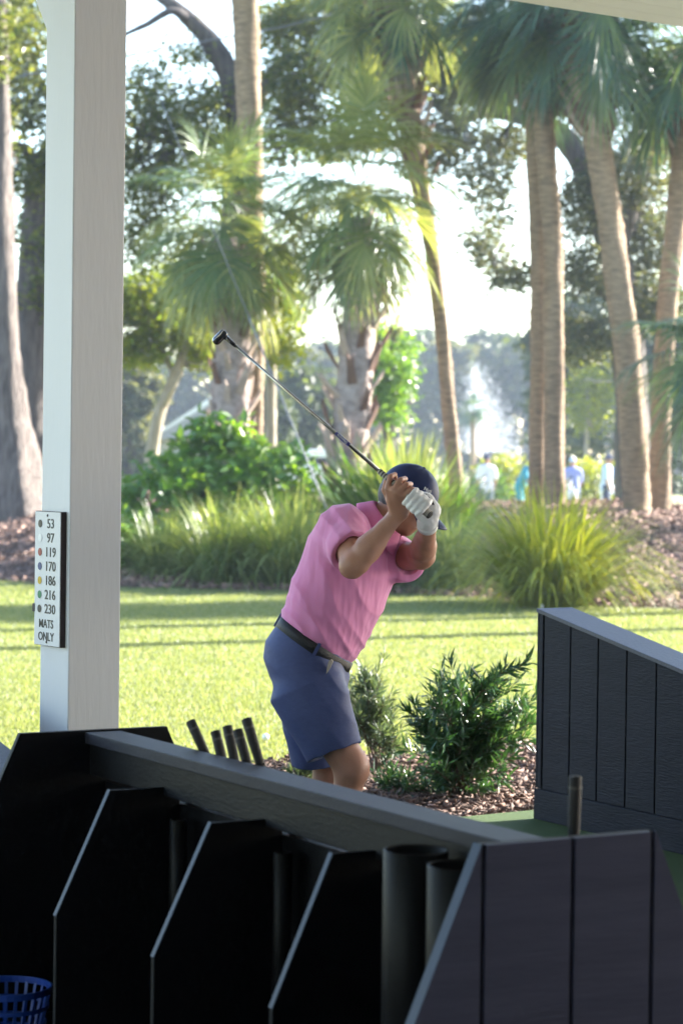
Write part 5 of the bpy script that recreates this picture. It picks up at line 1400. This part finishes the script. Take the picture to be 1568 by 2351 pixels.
c_white = cloth('white_cotton', (0.72, 0.70, 0.80)); c_teal = cloth('teal_cotton', (0.02, 0.24, 0.34)); c_blue = cloth('periwinkle_cotton', (0.24, 0.27, 0.58)); c_sky = cloth('pale_blue_cotton', (0.46, 0.58, 0.74))
c_navy = cloth('navy_cotton', (0.03, 0.04, 0.10)); c_grey = cloth('grey_cotton', (0.14, 0.17, 0.26)); c_red = cloth('red_cotton', (0.55, 0.03, 0.06)); c_slate = cloth('slate_blue_cotton', (0.12, 0.17, 0.33))
small_person(1117, 64.0, 'person in a white shirt seen from behind next to a dark golf bag', c_white, c_grey, c_navy, R(170), 0.05, 1.76)
small_person(1193, 66.0, 'person in a teal shirt bending forward beside the paired palm trunks', c_teal, c_teal, c_slate, R(70), 0.45, 1.78, (0.3, 0.2))
small_person(1316, 62.0, 'person in a periwinkle blue shirt and pale cap behind a golf bag', c_blue, c_grey, c_sky, R(185), 0.12, 1.72, (0.3, 0.3))
small_person(1392, 64.0, 'person in a pale blue shirt and navy trousers standing sideways', c_sky, c_navy, c_navy, R(75), 0.03, 1.80)
small_person(1424, 70.0, 'person with a red cap mostly hidden by the heavy palm trunk', c_slate, c_navy, c_red, R(180), 0.0, 1.76)

def golf_bag(u, y, label, mat, mat2, lean=0.25):
    b = at(u, 1060, y); b.z = 0
    t = thing('golf_bag', b, label, 'golf bag', 'golf bags beyond the bank')
    d = Vector((lean, 0.1, 1)).normalized()
    MB().lathe(b + UP * 0.02, d, [(0.001, 0), (0.13, 0), (0.14, 0.25), (0.125, 0.5), (0.14, 0.82), (0.15, 0.88), (0.13, 0.89), (0.001, 0.86)], 18).build('bag_body', mat, t, True)
    MB().box(b + d * 0.45 + Vector((0.02, -0.15, 0)), Vector((0.09, 0, 0)), Vector((0, 0.05, 0)), d * 0.2).build('pocket', mat2, t, bevel=0.02)
    for k in range(5):
        o = Vector((math.cos(k * 1.3) * 0.07, math.sin(k * 1.3) * 0.07, 0)); e = b + d * (1.05 + 0.05 * k) + o
        c = MB().tube([b + d * 0.8 + o, e], 0.008, 8); c.build('club_shaft', M['steel'], t, True)
        MB().box(e, Vector((0.05, 0, 0.01)), Vector((0, 0.02, 0)), UP * 0.025).build('club_head', M['steel'] if k % 2 else M['head_black'], t, bevel=0.008)
    for s in (-1, 1):
        MB().tube([b + d * 0.75, b + Vector((-0.35, s * 0.25, 0.0))], 0.009, 8).build('stand_leg', M['head_black'], t)
golf_bag(1094, 63.5, 'black golf bag on its stand beside the person in white', c_navy, M['head_black'], 0.15)
golf_bag(1322, 60.5, 'white and grey golf bag in front of the person in periwinkle blue', c_white, c_grey, -0.12)
# white bench
bb = at(1408, 1060, 67); bb.z = 0
wb = thing('bench', bb, 'white slatted bench beside the person in pale blue', 'bench')
for z, dy_ in ((0.95, 0.22), (0.80, 0.20), (0.48, 0.0), (0.48, -0.13)):
    MB().box(bb + Vector((0.1, dy_, z)), Vector((0.45, 0, 0)), Vector((0, 0.05 if z < 0.6 else 0.015, 0)), UP * (0.015 if z < 0.6 else 0.055)).build('slat', M['white_paint'], wb)
for sx in (-0.3, 0.5):
    for sy in (-0.15, 0.20):
        MB().box(bb + Vector((sx, sy, 0.46 if sy > 0 else 0.23)), Vector((0.03, 0, 0)), Vector((0, 0.012, 0)), UP * (0.46 if sy > 0 else 0.225)).build('leg', M['white_paint'], wb)

# ------------------------------------------------------------------ parked white car, partly hidden
M['car_white'] = pmat('car_white', (0.80, 0.80, 0.80), (0.78, 0.78, 0.78), 3, 0.22, coat=0.8)
M['car_glass'] = pmat('car_glass', (0.012, 0.018, 0.05), None, 3, 0.06, spec=0.7)
M['tyre'] = pmat('tyre', (0.02, 0.02, 0.02), None, 9, 0.8)
cb_ = at(690, 1060, 92); cb_.z = 0
car = thing('parked_car', cb_, 'white parked car with dark side windows seen between shrub and palm trunk', 'car')
def car_pts(prof, y0): return [cb_ + Vector((x, y0, z)) for x, z in prof]
bodyp = [(-2.25, 0.35), (2.25, 0.35), (2.3, 0.75), (2.2, 1.15), (1.5, 1.32), (-1.0, 1.36), (-2.1, 1.18), (-2.3, 0.8)]
MB().prism(car_pts(bodyp, -0.9), (0, 1.8, 0)).build('body', M['car_white'], car, bevel=0.06)
MB().prism(car_pts([(-1.1, 1.34), (1.75, 1.34), (1.5, 1.86), (1.2, 1.95), (-0.35, 1.95)], -0.80), (0, 1.6, 0)).build('roof', M['car_white'], car, bevel=0.06)
for x0, x1 in ((-0.75, 0.2), (0.28, 1.2)):
    MB().prism(car_pts([(x0 if x0 > -0.5 else -0.80, 1.38), (x1, 1.38), (x1 - 0.05, 1.66), (x0 + (0.35 if x0 < -0.5 else 0.05), 1.66)], -0.815), (0, 0.02, 0)).build('window', M['car_glass'], car)
for x in (-1.45, 1.45):
    for yy in (-0.92, 0.72):
        w = MB().lathe(cb_ + Vector((x, yy, 0.35)), (0, 1, 0), [(0.001, 0), (0.24, 0), (0.34, 0.02), (0.35, 0.1), (0.34, 0.19), (0.24, 0.2), (0.001, 0.2)], 24).build('wheel', M['tyre'], car, True)
        MB().lathe(cb_ + Vector((x, yy, 0.35)), (0, -1, 0), [(0.001, 0.012), (0.20, 0.008), (0.22, 0.0)], 16).build('rim', M['steel'], w, True)
for x in (-2.28, 2.26):
    MB().box(cb_ + Vector((x, -0.6, 0.9)), Vector((0.04, 0, 0)), Vector((0, 0.16, 0)), UP * 0.08).build('headlight' if x < 0 else 'tail_light', M['steel'] if x < 0 else c_red, car, bevel=0.02)

# ------------------------------------------------------------------ grey-roofed shelter far behind
M['shelter_roof'] = pmat('pale_roof', (0.36, 0.36, 0.40), (0.30, 0.30, 0.34), 1.5, 0.6, 0.2, 8, (1, 1, 6))
M['shelter_wall'] = pmat('pale_wall', (0.55, 0.52, 0.48), (0.48, 0.45, 0.42), 1.5, 0.8)
hb = at(420, 1060, 105); hb.z = 0
sh = thing('shelter', hb, 'pale grey roofed shelter with white fascia behind the leaning small tree', 'building')
MB().prism([hb + Vector(q) for q in ((-1.3, -2.4, 2.35), (1.5, -2.4, 4.25), (4.3, -2.4, 2.35))], (0, 5, 0)).build('roof', M['shelter_roof'], sh)
MB().prism([hb + Vector(q) for q in ((-1.5, -2.45, 2.15), (-1.3, -2.45, 2.38), (1.5, -2.45, 4.28), (1.5, -2.45, 4.02))], (0, 0.04, 0)).build('fascia', M['white_paint'], sh)
MB().prism([hb + Vector(q) for q in ((4.5, -2.45, 2.15), (4.3, -2.45, 2.38), (1.505, -2.45, 4.28), (1.505, -2.45, 4.02))], (0, 0.04, 0)).build('fascia', M['white_paint'], sh)
MB().box(hb + Vector((1.5, 0, 1.17)), Vector((2.4, 0, 0)), Vector((0, 2.0, 0)), UP * 1.17).build('wall', M['shelter_wall'], sh)
for x in (0.2, 2.6):
    w = MB().box(hb + Vector((x, -2.01, 1.4)), Vector((0.45, 0, 0)), Vector((0, 0.03, 0)), UP * 0.45).build('window', M['white_paint'], sh)
    MB().box(hb + Vector((x, -2.045, 1.4)), Vector((0.38, 0, 0)), Vector((0, 0.008, 0)), UP * 0.38).build('pane', M['car_glass'], w)
MB().box(hb + Vector((1.4, -2.02, 1.0)), Vector((0.4, 0, 0)), Vector((0, 0.03, 0)), UP * 0.99).build('door', M['white_paint'], sh)

# ------------------------------------------------------------------ fountain spray: nobody could count the drops
m, nt, p, out = nt_new('water_spray')
p.inputs['Base Color'].default_value = (0.92, 0.94, 0.97, 1); p.inputs['Roughness'].default_value = 0.15; p.inputs['Transmission Weight'].default_value = 0.0
tr = N(nt, 'ShaderNodeBsdfTranslucent'); tr.inputs['Color'].default_value = (0.95, 0.96, 1, 1)
ms = N(nt, 'ShaderNodeMixShader'); ms.inputs[0].default_value = 0.5
nt.links.new(p.outputs[0], ms.inputs[1]); nt.links.new(tr.outputs[0], ms.inputs[2]); nt.links.new(ms.outputs[0], out.inputs['Surface'])
M['spray'] = m
def spray(u0, v0, u1, v1, y, drift, n, label, r0=0.035, wide=1.0, base_w=0.5):
    b = at(u0, v0, y); top = at(u1, v1, y).z; H = top - b.z
    # a rising jet that leans, then a falling veil that widens downwards on the lee side
    jet = rng.uniform(0, 1, n) < 0.22
    f = 1 - np.sqrt(rng.uniform(0, 1, n)) * 0.97             # height fraction, denser low down
    f = np.where(jet, rng.uniform(0, 1, n), f)
    left, right = -0.40 - base_w * (1 - f) ** 1.5, 0.40 + drift * (1 - f) ** 0.8
    q = rng.beta(1.1, 1.7, n)
    x = b.x + (at(u1, v1, y).x - b.x) * f + np.where(jet, rng.normal(size=n) * 0.16, left + (right - left) * q + rng.normal(size=n) * 0.16 * wide)
    h = f * H * rng.uniform(0.90, 1.02, n)
    yy = y + rng.normal(size=n) * (0.1 + 0.5 * (1 - f))
    P = np.stack([x, yy, b.z + h], 1)
    r = r0 * rng.uniform(0.4, 1.3, n)
    oct_ = np.array([[1, 0, 0], [-1, 0, 0], [0, 1, 0], [0, -1, 0], [0, 0, 1.6], [0, 0, -1.6]])
    V = (P[:, None] + oct_[None] * r[:, None, None]).reshape(-1, 3)
    T = np.array([[0, 2, 4], [2, 1, 4], [1, 3, 4], [3, 0, 4], [2, 0, 5], [1, 2, 5], [3, 1, 5], [0, 3, 5]])
    Q = (T[None] + 6 * np.arange(n)[:, None, None]).reshape(-1, 3)
    return tag(link('fountain_spray', np_mesh('fountain_spray', V, Q), M['spray'], None, True), label, 'fountain', kind='stuff')
spray(1100, 1045, 1092, 832, 130.0, 2.2, 5200, 'white fountain spray drifting in the light behind the thin curved palm', 0.019, 1.7, 0.45)
patch('pond', np.linspace(-24, 28, 14), np.linspace(118, 146, 8), lambda x, y: ((x - 5) / 22) ** 2 + ((y - 132) / 13) ** 2 < 1.0, 0.0, pmat('pond_water', (0.03, 0.05, 0.05), (0.05, 0.07, 0.07), 0.4, 0.08, 0.3, 4, spec=0.6), zf=lambda X, Y: X * 0 + 0.004)

# ------------------------------------------------------------------ guy cable and overhead wire
M['cable'] = pmat('pale_cable', (0.14, 0.15, 0.18), (0.12, 0.13, 0.15), 6, 0.5)
c0, c1 = at(437, 395, 31.5), at(738, 1140, 31.0)
gc = thing('guy_cable', c1, 'pale straight guy cable slanting down in front of the palm trunks', 'cable')
lowp = c1 + (c1 - c0).normalized() * 0.3
MB().tube([c0 - (c1 - c0) * 0.35, c0, c0 + (c1 - c0) * 0.45], [0.003, 0.006, 0.009], 8).build('cable', M['cable'], gc, True)
MB().tube([c0 + (c1 - c0) * 0.45, c1, lowp], [0.011, 0.012, 0.012], 10).build('cable_guard', M['cable'], gc, True)
w0, w1 = at(300, 120, 40), at(1000, -30, 40)
wr_ = thing('overhead_wire', w0, 'thin overhead wire crossing behind the tall palm', 'wire')
MB().tube([w0 - (w1 - w0) * 0.5, w0 - UP * 0.04, (w0 + w1) / 2 - UP * 0.12, w1], 0.016, 6).build('wire', M['cable'], wr_, True)

# golf balls left on the lawn
M['ball'] = pmat('golf_ball', (0.85, 0.85, 0.84), (0.80, 0.80, 0.80), 40, 0.3, 0.3, 300)
for k, (u, v, l) in enumerate(((610, 1692, 'white golf ball on the lawn above the club grips'), (1243, 1392, 'white golf ball under the big yellow-green grass clump'), (1138, 1352, 'white golf ball at the shaded lawn edge by the grass clump'))):
    p_ = gnd(u, v, 0.04)
    tag(MB().lathe(p_, UP, [(0.0001, -0.0213), (0.0107, -0.0185), (0.0185, -0.0107), (0.0213, 0), (0.0185, 0.0107), (0.0107, 0.0185), (0.0001, 0.0213)], 14).build('golf_ball', M['ball'], None, True), l, 'golf ball', 'balls on the lawn')

# ------------------------------------------------------------------ the air between here and the far trees
hz = MB().box((0, 120, 6.4), (160, 0, 0), (0, 126, 0), (0, 0, 7.6)).build('haze', None)
hm = bpy.data.materials.new('haze'); hm.use_nodes = True
hn = hm.node_tree; hn.nodes.remove(hn.nodes['Principled BSDF'])
pvn = hn.nodes.new('ShaderNodeVolumePrincipled')
pvn.inputs['Color'].default_value = (0.66, 0.80, 1.0, 1); pvn.inputs['Density'].default_value = 0.00055; pvn.inputs['Anisotropy'].default_value = 0.35
hn.links.new(pvn.outputs[0], hn.nodes['Material Output'].inputs['Volume'])
hz.data.materials.clear(); hz.data.materials.append(hm)
tag(hz, 'thin pale morning haze filling the air over the course', 'haze', kind='stuff')
